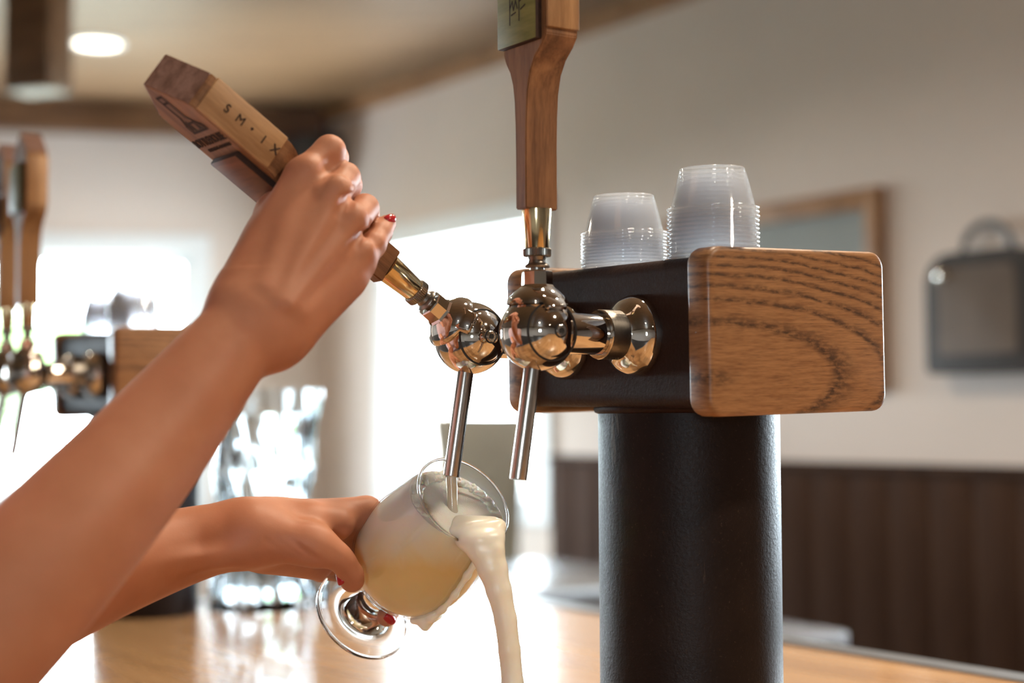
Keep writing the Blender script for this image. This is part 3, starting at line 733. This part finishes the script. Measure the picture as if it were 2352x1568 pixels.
# ================================================================== PORTION CUPS
def cup_mesh():
    # upside-down: rim at the bottom
    o = [(.0, .0295), (.0205, .0295), (.0218, .0292), (.0225, .0284), (.0224, .0270), (.0231, .0262), (.0288, .0032), (.0292, .0026), (.0306, .0025), (.0315, .0020), (.0319, .0013), (.0315, .0006), (.0306, .0001), (.0296, .0001), (.0293, .0012)]
    return me_from(lathe_bm(o, 56), 'portion_cup', 60)
CUP = cup_mesh(); CUP.materials.append(M['cup_plastic'])
ORD = 'first second third fourth fifth sixth seventh eighth ninth tenth eleventh twelfth thirteenth fourteenth fifteenth sixteenth seventeenth eighteenth nineteenth twentieth twenty-first twenty-second'.split()
def stack(T, lx, ly, n, pitch, where, grp):
    for k in range(n):
        o = bpy.data.objects.new('portion_cup', CUP); COL.objects.link(o)
        zb = ZB + .0512 + lx * .0262 + ly * .0166 + k * pitch
        jit = (random.uniform(-.0003, .0003), random.uniform(-.0003, .0003))
        o.matrix_basis = T @ Matrix.Translation((lx + jit[0], ly + jit[1], zb)) @ Matrix.Rotation(math.radians(-1.5), 4, 'Y') @ Matrix.Rotation(math.radians(.95), 4, 'X') @ Matrix.Rotation(random.uniform(0, 6), 4, 'Z')
        lab = 'clear plastic portion cup, %s from the top of %s' % (ORD[n - 1 - k], where) if k < n - 1 else 'clear plastic portion cup on top of ' + where
        tag(o, lab, 'plastic cup', grp)
stack(TOW, .0374, .137, 11, .0024, 'the shorter near stack', 'shorter stack of portion cups')
stack(TOW, .0362, .036, 12, .00295, 'the taller near stack', 'taller stack of portion cups')
stack(D2 @ TOW, .0374, .137, 11, .0024, 'the shorter blurred far stack', 'shorter far stack of cups')
stack(D2 @ TOW, .0362, .036, 12, .00295, 'the taller blurred far stack', 'taller far stack of cups')

# ================================================================== BEER GLASS
G0 = Vector((-.11510, 1.22577, .13848)); G1 = Vector((-.03417, 1.13042, .22895)); GA = (G1 - G0).normalized()
gx = GA.cross(ZV).normalized(); gy = GA.cross(gx).normalized()
if gy.z > 0: gy = -gy; gx = -gx
GM = Matrix(((gx.x, gy.x, GA.x, G0.x), (gx.y, gy.y, GA.y, G0.y), (gx.z, gy.z, GA.z, G0.z), (0, 0, 0, 1)))
outer = [(.0375, -.0002), (.0383, .0010), (.0383, .0030), (.0374, .0038), (.0360, .0040), (.0280, .0041), (.0215, .0046), (.0185, .0068), (.0150, .0112), (.0122, .0165), (.0108, .0215), (.0105, .0260), (.0118, .0310), (.0155, .0365), (.0228, .0425), (.0314, .0500), (.0390, .0595), (.0442, .0710), (.0466, .0830), (.0464, .0950), (.0446, .1090), (.0420, .1230), (.0394, .1370), (.0374, .1480), (.0369, .1535), (.0366, .1542)]
inner = [(.0358, .1541), (.0355, .1530), (.0360, .1475), (.0380, .1368), (.0406, .1228), (.0432, .1088), (.0450, .0950), (.0452, .0832), (.0428, .0716), (.0376, .0606), (.0300, .0514), (.0212, .0440), (.0110, .0392), (.0, .0378)]
def dense(prof, k=3):
    out = []
    p = np.array(prof); n = len(p)
    for i in range(n - 1):
        p0, p1, p2, p3 = p[max(i - 1, 0)], p[i], p[i + 1], p[min(i + 2, n - 1)]
        for t in np.linspace(0, 1, k + 1)[:-1]:
            out.append(tuple(.5 * ((2 * p1) + (-p0 + p2) * t + (2 * p0 - 5 * p1 + 4 * p2 - p3) * t * t + (-p0 + 3 * p1 - 3 * p2 + p3) * t ** 3)))
    out.append(tuple(p[-1])); return [(max(0.0, r), z) for r, z in out]
gl = thing('beer_glass', 'tilted short-stemmed tulip beer glass held under the open faucet', 'beer glass', GM)
lathe('bowl', dense(outer[12:], 3) + dense(inner, 3), 'bowl_glass', gl, None, 112, 60)
lathe('stem_and_foot', [(0, .0003), (.020, .0003), (.034, .0003), (.0358, .0001), (.0372, -.0001)] + dense(outer[:14], 3) + [(.012, .0367), (0, .0367)], 'clear_glass', gl, None, 96, 40)
lathe('rim', [(.0362 + .0010 * math.cos(a), .1538 + .0010 * math.sin(a)) for a in np.linspace(0, 2 * math.pi, 13)[:-1]], 'clear_glass', gl, None, 112, 180, True)
# beer in the bowl, levelled off at the lip
lip = G1 + gy * .0369
liq = [(max(0.0, r - .0005), z) for r, z in dense(inner, 3)]
bm = lathe_bm([(0, .1538)] + liq, 96); bm.transform(GM)
pl_co = lip + GA * -.0005; pl_no = (GA * math.sin(math.radians(54 - 13)) + ZV * math.sin(math.radians(13))).normalized()
geo = bm.verts[:] + bm.edges[:] + bm.faces[:]
res = bmesh.ops.bisect_plane(bm, geom=geo, plane_co=pl_co, plane_no=pl_no, clear_outer=True)
eg = [e for e in res['geom_cut'] if isinstance(e, bmesh.types.BMEdge)]
cutv = [v.co.copy() for v in {v for e in eg for v in e.verts}]
tf = bmesh.ops.contextual_create(bm, geom=eg)['faces']
for f_ in tf: f_.material_index = 1
bm.transform(Matrix.Translation(-lip))
bme = me_from(bm, 'beer', 40); bme.materials.append(M['beer']); bme.materials.append(M['froth'])
beer = link('beer', bme, None, None, Matrix.Translation(lip))
tag(beer, 'cloudy amber beer with creamy foam filling the tilted glass', 'beer')
# ---- ragged foam edge clinging to the bowl above the beer
fz = SDF((-.10, 1.06, .17), (.04, 1.20, .28), .0007)
mid = sum(cutv, Vector()) / len(cutv)
for p in cutv:
    if (p - lip).length < .045: continue
    q = mid + (p - mid) * .965
    for _ in range(5):
        r_ = random.uniform(.0006, .0012); o_ = q + pl_no * random.uniform(-.0004, .0012) + (mid - q) * random.uniform(0, .22)
        fz.cap(o_, o_ + (mid - q) * .03, r_, r_, .0016)
link('foam_edge', sdf_mesh('foam_edge', [fz.mesh()]), 'froth', beer, Matrix.Translation(-lip))

# ---- overflow: sheet over the lip narrowing to a falling stream
def overflow():
    s = SDF((-.13, 1.02, -.005), (.05, 1.19, .235), .0014)
    def pt(x, y, d): return np.array(P(x, y, d))
    # edge points left / right of the sheet seen from the front, depth follows the lip
    rows = [(1040, 1196, 1150, 1200, 1.118, .0042), (1030, 1226, 1161, 1209, 1.108, .0050), (1052, 1244, 1158, 1236, 1.102, .0058), (1075, 1265, 1157, 1262, 1.099, .0064), (1099, 1307, 1163, 1304, 1.098, .0066), (1120, 1355, 1171, 1354, 1.098, .0064), (1141, 1422, 1181, 1420, 1.098, .0058), (1150, 1492, 1190, 1492, 1.098, .0056), (1157, 1565, 1197, 1565, 1.098, .0056), (1163, 1680, 1201, 1680, 1.098, .0054), (1166, 1775, 1203, 1775, 1.098, .0053)]
    for (a, b) in zip(rows[:-1], rows[1:]):
        n = 7
        for k in range(n):
            t = k / (n - 1); p = []
            for r in (a, b):
                rad = r[5]; m_ = rad * FPX / r[4]; w = max(r[2] - r[0] - 2 * m_, 1.0)
                x = r[0] + m_ + w * t; y = r[1] + (r[3] - r[1]) * t
                bow = .004 * math.sin(math.pi * t) if w > 40 else 0
                p.append((pt(x, y, r[4] - bow), rad))
            s.cap(p[0][0], p[1][0], p[0][1], p[1][1], .003)
    # film hugging the underside of the bowl and the hanging drip
    def on_bowl(h, ang, out):
        r = np.interp(h, [z for r, z in outer], [r for r, z in outer]) + out
        return np.array(G0 + GA * h + (gx * math.cos(ang) + gy * math.sin(ang)) * r)
    path = []
    for h, a_, rr in ((.149, 92, .0030), (.125, 92, .0022), (.105, 92, .0020), (.088, 91, .0022), (.076, 90, .0034), (.067, 90, .0048)):
        path.append((on_bowl(h, math.radians(a_), .0012), rr))
    s.chain(path, .004)
    e = path[-1][0]
    s.cap(on_bowl(.060, math.radians(84), .0004), on_bowl(.074, math.radians(99), .0004), .0030, .0030, .006)
    s.chain([(e, .0048), (e + np.array([.0002, 0, -.0030]), .0034), (e + np.array([.0002, 0, -.0058]), .0018)], .004)
    return s.mesh()
ov = link('foam_overflow', sdf_mesh('foam_overflow', [overflow()]), 'foam')
tag(ov, 'creamy foam spilling over the lip of the glass in a long stream', 'foam')
# ---- stream from the spout
sp_top = face_m(FY[1]) @ Matrix.Translation((BX, 0, 0)) @ Matrix.Rotation(math.radians(9.5), 4, 'Y') @ Vector((0, 0, -.0985))
d_ = (P(1041, 1198, 1.128) - sp_top)
st_pts = [sp_top + d_ * t for t in np.linspace(0, 1, 9)]
st = link('beer_stream', me_from(tube_bm(st_pts, [.0041, .0041, .0040, .0039, .0038, .0037, .0037, .0038, .0042], 24), 'beer_stream', 60), 'beer_clear')
tag(st, 'thin clear beer stream falling from the open spout into the glass', 'beer stream')

# ================================================================== CARAFE
def carafe():
    c = P(604, 1389, 2.09); c.z = ZBAR
    n = 72; rings = []
    zs = np.linspace(0, .282, 30)
    def rad(z, a, inset):
        t = z / .282
        base = .0690 - .0085 * math.sin(math.pi * min(1, t * 1.25)) + .006 * max(0, t - .85) / .15
        base += .0020 * math.sin(z * 80) + .0030 * math.sin(11 * a + z * 25) * (1 - t * .3) + .0016 * math.sin(5 * a - z * 60)
        return base - inset
    for z in zs: rings.append([Vector((rad(z, 2 * math.pi * k / n, 0) * math.cos(2 * math.pi * k / n), rad(z, 2 * math.pi * k / n, 0) * math.sin(2 * math.pi * k / n), z)) for k in range(n)])
    for z in zs[::-1][:-1]:
        zz = max(z, .014); rings.append([Vector((rad(zz, 2 * math.pi * k / n, .0065) * math.cos(2 * math.pi * k / n), rad(zz, 2 * math.pi * k / n, .0065) * math.sin(2 * math.pi * k / n), zz)) for k in range(n)])
    o = link('glass_carafe', me_from(loft_bm(rings), 'glass_carafe', 60), 'carafe_glass', None, Matrix.Translation(c))
    tag(o, 'tall wavy clear glass carafe standing on the far end of the bar', 'carafe')
    wr = []
    for z in np.linspace(.0145, .250, 26): wr.append([Vector((rad(z, 2 * math.pi * k / n, .0068) * math.cos(2 * math.pi * k / n), rad(z, 2 * math.pi * k / n, .0068) * math.sin(2 * math.pi * k / n), z)) for k in range(n)])
    w = link('water', me_from(loft_bm(wr), 'water', 60), 'carafe_water', None, Matrix.Translation(c))
    tag(w, 'clear water filling the tall glass carafe', 'water')
glass_mat('carafe_water', (.97, .99, 1.0), 0.0, 1.33)
carafe()
# stands in for the far column's base flange; small metal shape invented
oc = P(226, 1410, 1.995); oc.z = ZBAR
op = thing('metal_object', 'small shiny flat metal object standing in for the far column base flange', 'metal object', Matrix.Translation(oc) @ Matrix.Rotation(math.radians(15), 4, 'Z'))
link('flat_plate', me_from(extrude_poly(rrect(-.028, .03, -.014, .014, .012), 0, .004, 'z', .0008), 'flat_plate', 40), 'brushed_steel', op)
lathe('object_ring', [(.010, 0), (.016, 0), (.016, .006), (.010, .006)], 'dark_nickel', op, Matrix.Translation((-.036, 0, 0)), 24, 40, True)

# ================================================================== FURNITURE BEHIND
def high_table(c, rx, ry, ang, label, h=-.10):
    t = thing('high_table', label, 'table', Matrix.Translation((c.x, c.y, ZF)) @ Matrix.Rotation(ang, 4, 'Z'), 'high tables behind the bar')
    zt = h - ZF
    link('table_top', me_from(extrude_poly(rrect(-rx, rx, -ry, ry, .05), zt - .035, zt, 'z', .004), 'table_top', 40), 'table_top', t)
    lathe('pedestal', [(.0, .03), (.035, .03), (.035, zt - .035), (0, zt - .035)], 'dark_plastic', t, None, 24)
    lathe('base_plate', [(0, 0), (.22, 0), (.22, .015), (.04, .035), (0, .035)], 'dark_plastic', t, None, 40)
BARANG = math.atan2(MV.y, MV.x)
high_table(P(1185, 1318, 4.0), .36, .36, BARANG, 'high table lit blue by the window, behind the foam stream')
high_table(P(1700, 1435, 3.02), .11, .20, BARANG, 'high table with pale edge just right of the rusty column')
def stool(c, ang):
    t = thing('bar_chair', 'grey upholstered high-back bar chair standing before the right window', 'chair', Matrix.Translation((c.x, c.y, ZF)) @ Matrix.Rotation(ang, 4, 'Z'))
    zs = .76; ztop = 1.37
    box('seat', -.20, .20, -.20, .20, zs - .07, zs, 'glare_pale_fabric', t, None, .02, 3)
    pts = [(-.150, zs + .02), (.150, zs + .02), (.185, ztop - .10), (.200, ztop - .02), (.185, ztop), (-.185, ztop), (-.200, ztop - .02), (-.185, ztop - .10)]
    link('backrest', me_from(extrude_poly(pts, .16, .215, 'y', .012), 'backrest', 50), 'glare_pale_fabric', t)
    for sx in (-1, 1):
        for sy in (-1, 1):
            link('leg', me_from(tube_bm([(sx * .17, sy * .17, zs - .07), (sx * .21, sy * .21, 0)], [.019, .014], 10), 'leg', 40), 'dark_panel', t)
    for sx in (-1, 1): link('stretcher', me_from(tube_bm([(sx * .197, -.197, .25), (sx * .197, .197, .25)], .011, 8), 'stretcher', 40), 'dark_panel', t)
stool(P(1203, 965, 5.05), math.radians(48))

# picture on the right wall
pic = thing('picture_frame', 'framed grey picture in a light wooden frame on the right wall', 'picture', RW @ Matrix.Translation((2.33, 0, .354)))
W_, H_ = .92, .547
for q in ((0, .055, 0, H_), (W_ - .055, W_, 0, H_), (.055, W_ - .055, 0, .055), (.055, W_ - .055, H_ - .055, H_)):
    box('frame_rail', q[0], q[1], -.03, 0, q[2], q[3], 'frame_wood', pic, None, .003)
box('picture_sheet', .05, W_ - .05, -.012, -.004, .05, H_ - .05, 'grey_board', pic)
# rounded hanging wall box at the right edge of the frame
wb = thing('wall_box', 'dark rounded wall-hung case with pale front panel at right frame edge', 'wall case', RW @ Matrix.Translation((3.44, 0, .395)))
def rr_case(x0, x1, z0, z1, rt, rb):
    pts = []
    for cx, cz, a0, r in ((x1 - rt, z1 - rt, 0, rt), (x0 + rt, z1 - rt, 90, rt), (x0 + rb, z0 + rb, 180, rb), (x1 - rb, z0 + rb, 270, rb)):
        for k in range(7):
            a = math.radians(a0 + 90 * k / 6); pts.append((cx + r * math.cos(a), cz + r * math.sin(a)))
    return pts
link('case_shell', me_from(extrude_poly(rr_case(0, .33, 0, .30, .075, .02), -.07, 0, 'y', .006), 'case_shell', 40), 'case_dark', wb)
link('front_panel', me_from(extrude_poly(rr_case(.045, .285, .045, .262, .03, .012), -.074, -.06, 'y', .002), 'front_panel', 40), 'panel_beige', wb)
link('hanging_loop', me_from(tube_bm([(.165 + .075 * math.cos(a), -.03, .295 + .075 * math.sin(a)) for a in np.linspace(0, math.pi, 17)], .010, 10), 'hanging_loop', 60), 'grey_metal', wb)
lathe('highlight_dome', [(0, .016), (.012, .014), (.020, .008), (.022, 0), (0, 0)], 'chrome', wb, Matrix.Translation((.062, -.072, .245)) @ Matrix.Rotation(math.radians(90), 4, 'X'), 24)  # chrome dome added to give the case its glossy highlight

# dark speaker up in the corner
spk = thing('wall_speaker', 'dark box speaker mounted high in the far corner', 'speaker', RW @ Matrix.Translation((.03, -.02, 1.255)))
box('speaker_case', -.02, .17, -.19, 0, 0, .24, 'dark_plastic', spk, None, .012)
lathe('speaker_grille', [(0, .004), (.075, .004), (.08, 0), (0, 0)], 'black_gap', spk, Matrix.Translation((.075, -.19, .12)) @ Matrix.Rotation(math.radians(90), 4, 'X'), 32)

# ceiling post
pc = P(88, 120, 5.0)
post = box('ceiling_post', -.085, .085, -.06, .06, P(88, 213, 5.0).z, ZC, 'trim_wood', None, Matrix.Translation((pc.x, pc.y, 0)) @ Matrix.Rotation(math.radians(-22), 4, 'Z'), .004)
tag(post, 'dark wooden post stub hanging from the ceiling at upper left', 'post')

# recessed ceiling lights (one in view; unseen rest placed and powered to light hands and tower)
c0 = P(223, 95, 5.72); 
def can(x, y, label, power=6.5):
    t = thing('ceiling_light', label, 'ceiling light', Matrix.Translation((x, y, ZC)), 'recessed ceiling lights')
    lathe('trim_ring', [(.074, 0), (.095, 0), (.095, -.006), (.080, -.008), (.074, -.002)], 'white_paint', t, None, 40, 40, True)
    lathe('lens', [(0, -.003), (.078, -.003)], 'lamp_glow', t, None, 40)
    ld = bpy.data.lights.new('ceiling_lamp', 'AREA'); ld.shape = 'DISK'; ld.size = .15; ld.energy = power; ld.color = (1.0, .84, .64); ld.spread = math.radians(150)
    lo = bpy.data.objects.new('ceiling_lamp', ld); COL.objects.link(lo); lo.parent = t; lo.location = (0, 0, -.012)
can(c0.x, c0.y, 'round white recessed ceiling light at upper left, switched on')
k = 0
for (x, y, pw, wh) in ((-.35, 3.6, 8, 'beyond the carafe'), (.75, 1.9, 10, 'over the guest side of the bar'), (.25, 1.45, 7, 'above the near tower'), (-1.6, 3.4, 4, 'left of the far tower'), (1.15, .45, 15, 'right of the camera'), (-.3, -1.2, 1.5, 'behind the camera'), (1.6, -1.8, 3, 'in the near corner')):
    can(x, y, 'recessed ceiling light out of view, ' + wh, pw)

# ================================================================== OUTSIDE
gr = link('lawn', me_from(box_bm(-40, 40, 7.6, 70, ZF - .35, ZF - .25), 'lawn'), 'lawn'); tag(gr, 'sunlit lawn outside the windows', 'lawn', kind='stuff')
def tree(c, h, r, label):
    t = thing('garden_tree', label, 'tree', Matrix.Translation((c[0], c[1], ZF - .25)), 'garden trees outside')
    link('trunk', me_from(tube_bm([(0, 0, 0), (.05, 0, h * .6)], [.12, .07], 10), 'trunk', 40), 'bark', t)
    s = SDF((-r * 1.5, -r * 1.5, h * .4), (r * 1.5, r * 1.5, h + r), r / 9)
    for q in range(26):
        p = np.array([random.gauss(0, r * .5), random.gauss(0, r * .5), h * .8 + random.gauss(0, r * .35)]); s.cap(p, p, r * .33, r * .33, .05)
    link('crown', sdf_mesh('crown', [s.mesh()]), 'leaf', t)
tree((-7.6, 22.0), 3.0, 1.5, 'leafy tree outside the left window')
tree((-2.6, 24.0), 2.4, 1.4, 'leafy tree outside the right window')

# ================================================================== PERSON
def V3(x, y, d): return np.array(P(x, y, d))
def right_arm():
    s = SDF((-.36, .78, .10), (-.06, 1.16, .50), .0016)
    f = SDF((-.36, .78, .10), (-.06, 1.16, .50), .0016)
    # forearm
    s.limb([(V3(-110, 1520, .865), .044), (V3(108, 1288, .90), .0415), (V3(332, 1037, .95), .0352), (V3(470, 868, .98), .0292), (V3(572, 742, 1.00), .0248)])
    vd = np.array([0, 1.0, 0])
    # wrist and metacarpals
    s.cap(V3(560, 715, 1.005), V3(625, 775, 1.005), .0195, .0200, .012)
    s.cap(V3(560, 700, 1.010), V3(694, 412, 1.045), .0190, .0132, .014)
    s.cap(V3(585, 720, 1.000), V3(765, 452, 1.036), .0200, .0125, .014)
    s.cap(V3(605, 745, 1.000), V3(802, 518, 1.040), .0200, .0120, .014)
    s.cap(V3(632, 765, 1.005), V3(822, 604, 1.050), .0180, .0115, .014)
    s.cap(V3(665, 735, 1.010), V3(790, 640, 1.040), .0185, .0130, .012)
    s.cap(V3(640, 560, 1.040), V3(740, 560, 1.050), .0150, .0150, .012)
    # thumb side web, thumb running behind the handle
    s.cap(V3(575, 660, 1.015), V3(634, 492, 1.055), .0180, .0135, .012)
    s.chain([(V3(634, 490, 1.055), .0125), (V3(672, 420, 1.085), .0100), (V3(700, 425, 1.115), .0090), (V3(740, 450, 1.120), .0080)], .006)
    # knuckles
    for q, r in (((702, 402, 1.040), .0105), ((768, 447, 1.030), .0108), ((803, 512, 1.033), .0100), ((826, 588, 1.042), .0090)):
        s.cap(V3(*q), V3(q[0] + 6, q[1] - 8, q[2]), r, r, .006)
    # fingers
    f.chain([(V3(702, 402, 1.045), .0115), (V3(757, 347, 1.058), .0103), (V3(768, 362, 1.085), .0092), (V3(745, 400, 1.110), .0082), (V3(720, 430, 1.116), .0074)], .003)
    f.chain([(V3(768, 447, 1.040), .0112), (V3(792, 408, 1.060), .0100), (V3(800, 425, 1.090), .0090), (V3(780, 460, 1.115), .0080), (V3(758, 482, 1.118), .0072)], .003)
    f.chain([(V3(806, 516, 1.043), .0105), (V3(838, 478, 1.068), .0092), (V3(842, 490, 1.092), .0082), (V3(822, 520, 1.112), .0075), (V3(802, 540, 1.114), .0068)], .003)
    f.chain([(V3(826, 600, 1.050), .0098), (V3(857, 562, 1.062), .0084), (V3(874, 535, 1.075), .0074), (V3(889, 514, 1.083), .0062)], .003)
    s.merge(f, .0045)
    # extensor tendons and veins standing a little proud of the back of the hand
    for q0, q1, r in (((640, 690, .9835), (752, 478, 1.0235), .0030), ((668, 700, .9845), (790, 540, 1.0285), .0028), ((610, 660, .9865), (690, 440, 1.0340), .0030), ((690, 720, .9915), (808, 618, 1.0385), .0026)):
        s.cap(V3(*q0), V3(*q1), r * .6, r, .010)
    # valleys between the knuckles
    for q0, q1, r in (((742, 396, 1.026), (766, 372, 1.045), .0030), ((742, 396, 1.026), (728, 420, 1.018), .0018), ((797, 462, 1.024), (812, 440, 1.045), .0026), ((797, 462, 1.024), (786, 486, 1.018), .0018), ((824, 548, 1.030), (842, 522, 1.050), .0026), ((824, 548, 1.030), (812, 566, 1.024), .0016)):
        s.cut(V3(*q0), V3(*q1), r, .006)
    return s.mesh()
def left_arm():
    lo, hi = (-.46, .96, .07), (-.06, 1.30, .30)
    s = SDF(lo, hi, .0016); f = SDF(lo, hi, .0016)
    s.limb([(V3(-150, 1465, 1.00), .041), (V3(60, 1385, 1.03), .0375), (V3(230, 1316, 1.065), .0328), (V3(405, 1260, 1.10), .0270), (V3(500, 1236, 1.11), .0242), (V3(566, 1227, 1.115), .0228)])
    s.cap(V3(566, 1222, 1.115), V3(640, 1212, 1.128), .0222, .0185, .012)
    s.cap(V3(620, 1205, 1.130), V3(838, 1180, 1.168), .0165, .0128, .012)
    s.cap(V3(620, 1215, 1.138), V3(832, 1205, 1.188), .0165, .0125, .012)
    s.cap(V3(615, 1235, 1.140), V3(800, 1245, 1.200), .0165, .0125, .012)
    s.cap(V3(610, 1255, 1.135), V3(755, 1285, 1.200), .0155, .0115, .012)
    s.cap(V3(600, 1262, 1.128), V3(730, 1303, 1.175), .0130, .0090, .010)
    # thumb
    s.cap(V3(590, 1225, 1.108), V3(722, 1253, 1.108), .0175, .0150, .012)
    s.cap(V3(720, 1200, 1.130), V3(775, 1205, 1.140), .0140, .0110, .012)
    f.limb([(V3(710, 1245, 1.108), .0142), (V3(762, 1270, 1.110), .0110), (V3(786, 1288, 1.114), .0095), (V3(801, 1312, 1.120), .0086), (V3(807, 1333, 1.126), .0081)], 8)
    f.cap(V3(812, 1318, 1.1205), V3(813, 1332, 1.124), .0072, .0070, .003)
    # index, middle, ring, little: behind the bowl and round the stem
    f.chain([(V3(843, 1180, 1.168), .0118), (V3(905, 1190, 1.230), .0095), (V3(960, 1235, 1.250), .0085), (V3(985, 1275, 1.245), .0075)], .003)
    f.chain([(V3(833, 1205, 1.188), .0115), (V3(872, 1262, 1.250), .0095), (V3(905, 1345, 1.246), .0088), (V3(897, 1395, 1.225), .0080), (V3(888, 1416, 1.193), .0074)], .003)
    f.chain([(V3(800, 1245, 1.200), .0110), (V3(825, 1290, 1.250), .0092), (V3(800, 1318, 1.235), .0084), (V3(765, 1300, 1.215), .0075)], .003)
    f.chain([(V3(757, 1285, 1.200), .0100), (V3(770, 1310, 1.235), .0084), (V3(735, 1312, 1.225), .0075), (V3(715, 1298, 1.205), .0068)], .003)
    s.merge(f, .005)
    # wrist tendons, thumb creases and palm folds
    s.cap(V3(330, 1300, 1.0625), V3(590, 1256, 1.0975), .0020, .0022, .010)
    s.cap(V3(330, 1320, 1.0660), V3(585, 1276, 1.1010), .0018, .0020, .010)
    for x, y, x2, y2, d in ((612, 1240, 690, 1298, 1.0888), (634, 1236, 712, 1294, 1.0896), (656, 1232, 733, 1288, 1.0904)):
        s.cut(V3(x, y, d), V3(x2, y2, d + .004), .0006, .0040)
    return s.mesh()
SHR = np.array([-.47, .74, .36]); SHL = np.array([-.53, 1.05, .36]); CHEST = (SHR + SHL) / 2
def upper_body():
    s = SDF((-.78, .58, .0), (-.22, 1.22, .80), .007)
    s.chain([(V3(-135, 1545, .862), .040), (SHR * .5 + V3(-135, 1545, .862) * .5, .046), (SHR, .055)], .01)
    s.chain([(V3(-165, 1470, .998), .038), (SHL * .5 + V3(-150, 1465, 1.0) * .5, .045), (SHL, .055)], .01)
    nk = CHEST + np.array([-.01, 0, .06]); hd = CHEST + np.array([.035, .01, .235])
    s.chain([(CHEST + np.array([0, 0, -.02]), .07), (nk, .055), (nk + np.array([.02, 0, .08]), .052)], .03)
    s.cap(hd + np.array([-.012, 0, .015]), hd + np.array([.012, 0, -.045]), .088, .066, .02)
    s.cap(hd + np.array([.085, 0, -.02]), hd + np.array([.094, 0, -.038]), .009, .012, .012)      # nose
    s.cap(hd + np.array([.074, -.016, -.070]), hd + np.array([.074, .016, -.070]), .006, .006, .006)   # mouth
    for e in (-1, 1): s.cap(hd + np.array([-.005, e * .084, -.005]), hd + np.array([-.012, e * .088, -.035]), .012, .009, .006)
    return s.mesh(), hd
ub, HEAD = upper_body()
person = bpy.data.objects.new('person', sdf_mesh('person', [right_arm(), left_arm(), ub])); COL.objects.link(person)
person.data.materials.append(M['skin'])
tag(person, 'person with red nails pulling the tap handle and holding the beer glass', 'person')
def clothing():
    s = SDF((-.86, .52, -.32), (-.26, 1.26, .50), .009)
    ax = np.array([.0, 0, 0])
    for t in np.linspace(0, 1, 5):
        z = .33 - .58 * t; w = .115 - .02 * math.sin(math.pi * t); c = CHEST + np.array([-.02, 0, 0])
        s.cap(np.array([c[0], c[1] - w, z]), np.array([c[0], c[1] + w, z]), .105, .105, .05)
    s.cap(SHR, SHR * .62 + V3(-110, 1520, .865) * .38, .072, .064, .03)
    s.cap(SHL, SHL * .62 + V3(-150, 1465, 1.0) * .38, .072, .064, .03)
    link('shirt', sdf_mesh('shirt', [s.mesh()]), 'shirt_cloth', person)
    s = SDF((-.80, .66, ZF), (-.36, 1.12, -.12), .011)
    for e in (-1, 1):
        c = CHEST + np.array([-.02, e * .085, 0])
        s.chain([(np.array([c[0], c[1], -.22]), .095), (np.array([c[0], c[1], -.62]), .070), (np.array([c[0] - .01, c[1] + e * .01, ZF + .06]), .050)], .03)
        s.cap(np.array([c[0], c[1] + e * .01, ZF + .045]), np.array([c[0] + .13, c[1] + e * .02, ZF + .045]), .042, .036, .02)
    link('trousers', sdf_mesh('trousers', [s.mesh()]), 'trouser_cloth', person)
    s = SDF(tuple(HEAD - .2), tuple(HEAD + .2), .008)
    s.cap(HEAD + np.array([-.035, 0, .035]), HEAD + np.array([-.045, 0, -.05]), .088, .07, .03)
    s.cap(HEAD + np.array([-.11, 0, .03]), HEAD + np.array([-.13, 0, .01]), .04, .035, .02)
    link('hair', sdf_mesh('hair', [s.mesh()]), 'hair', person)
    for e in (-1, 1):
        lathe('eye', [(0, -.011)] + [(.011 * math.sin(a), -.011 * math.cos(a)) for a in np.linspace(.3, 2.8, 9)] + [(0, .011)], 'white_paint', person, Matrix.Translation(Vector(HEAD + np.array([.072, e * .031, .004]))), 16, 60)
clothing()
def nail(p, nrm, along, w, l):
    nrm = Vector(nrm).normalized(); al = Vector(along); al = (al - nrm * al.dot(nrm)).normalized(); sd = nrm.cross(al)
    b = bmesh.new(); rings = []
    prof = [(1.0, -.0006), (.97, .0003), (.75, .0009), (.4, .0012)]
    for s_, h in prof:
        r = []
        for k in range(20):
            a = 2 * math.pi * k / 20; cx, cy = math.cos(a), math.sin(a)
            e = 1.0 / max(abs(cx) ** 3 + abs(cy) ** 3, 1e-6) ** (1 / 3)
            u, v = cx * e * s_ * w / 2, cy * e * s_ * l / 2
            r.append(Vector(p) + sd * u + al * v + nrm * (h - (u * u) / (w * .9)))
        rings.append(r)
    loft_bm(rings, b)
    link('fingernail', me_from(b, 'fingernail', 60), 'nail_red', person)
up_ = Vector(_U); rt_ = Vector(_R); fw_ = Vector(_F)
def tip_nail(c, r, nrm, along, w, l):
    nrm = nrm.normalized(); nail(Vector(c) + nrm * (r + .0004), nrm, along, w, l)
tip_nail(V3(889, 514, 1.083), .0062, rt_ * .42 + up_ * .62 - fw_ * .66, rt_ * .6 + up_ * .5 + fw_ * .5, .0076, .0085)
tip_nail(V3(843, 487, 1.086), .0086, up_ * .95 + rt_ * .25, fw_ * 1.0 + rt_ * .2, .0078, .009)
tip_nail(V3(803, 1321, 1.1225), .0086, -rt_ * .82 - up_ * .02 - fw_ * .56, -up_ * .85 + rt_ * .5, .0088, .0125)
tip_nail(V3(888, 1416, 1.193), .0074, rt_ * .42 - fw_ * .85 - up_ * .05, -up_ * .6 + rt_ * .6, .0078, .0100)
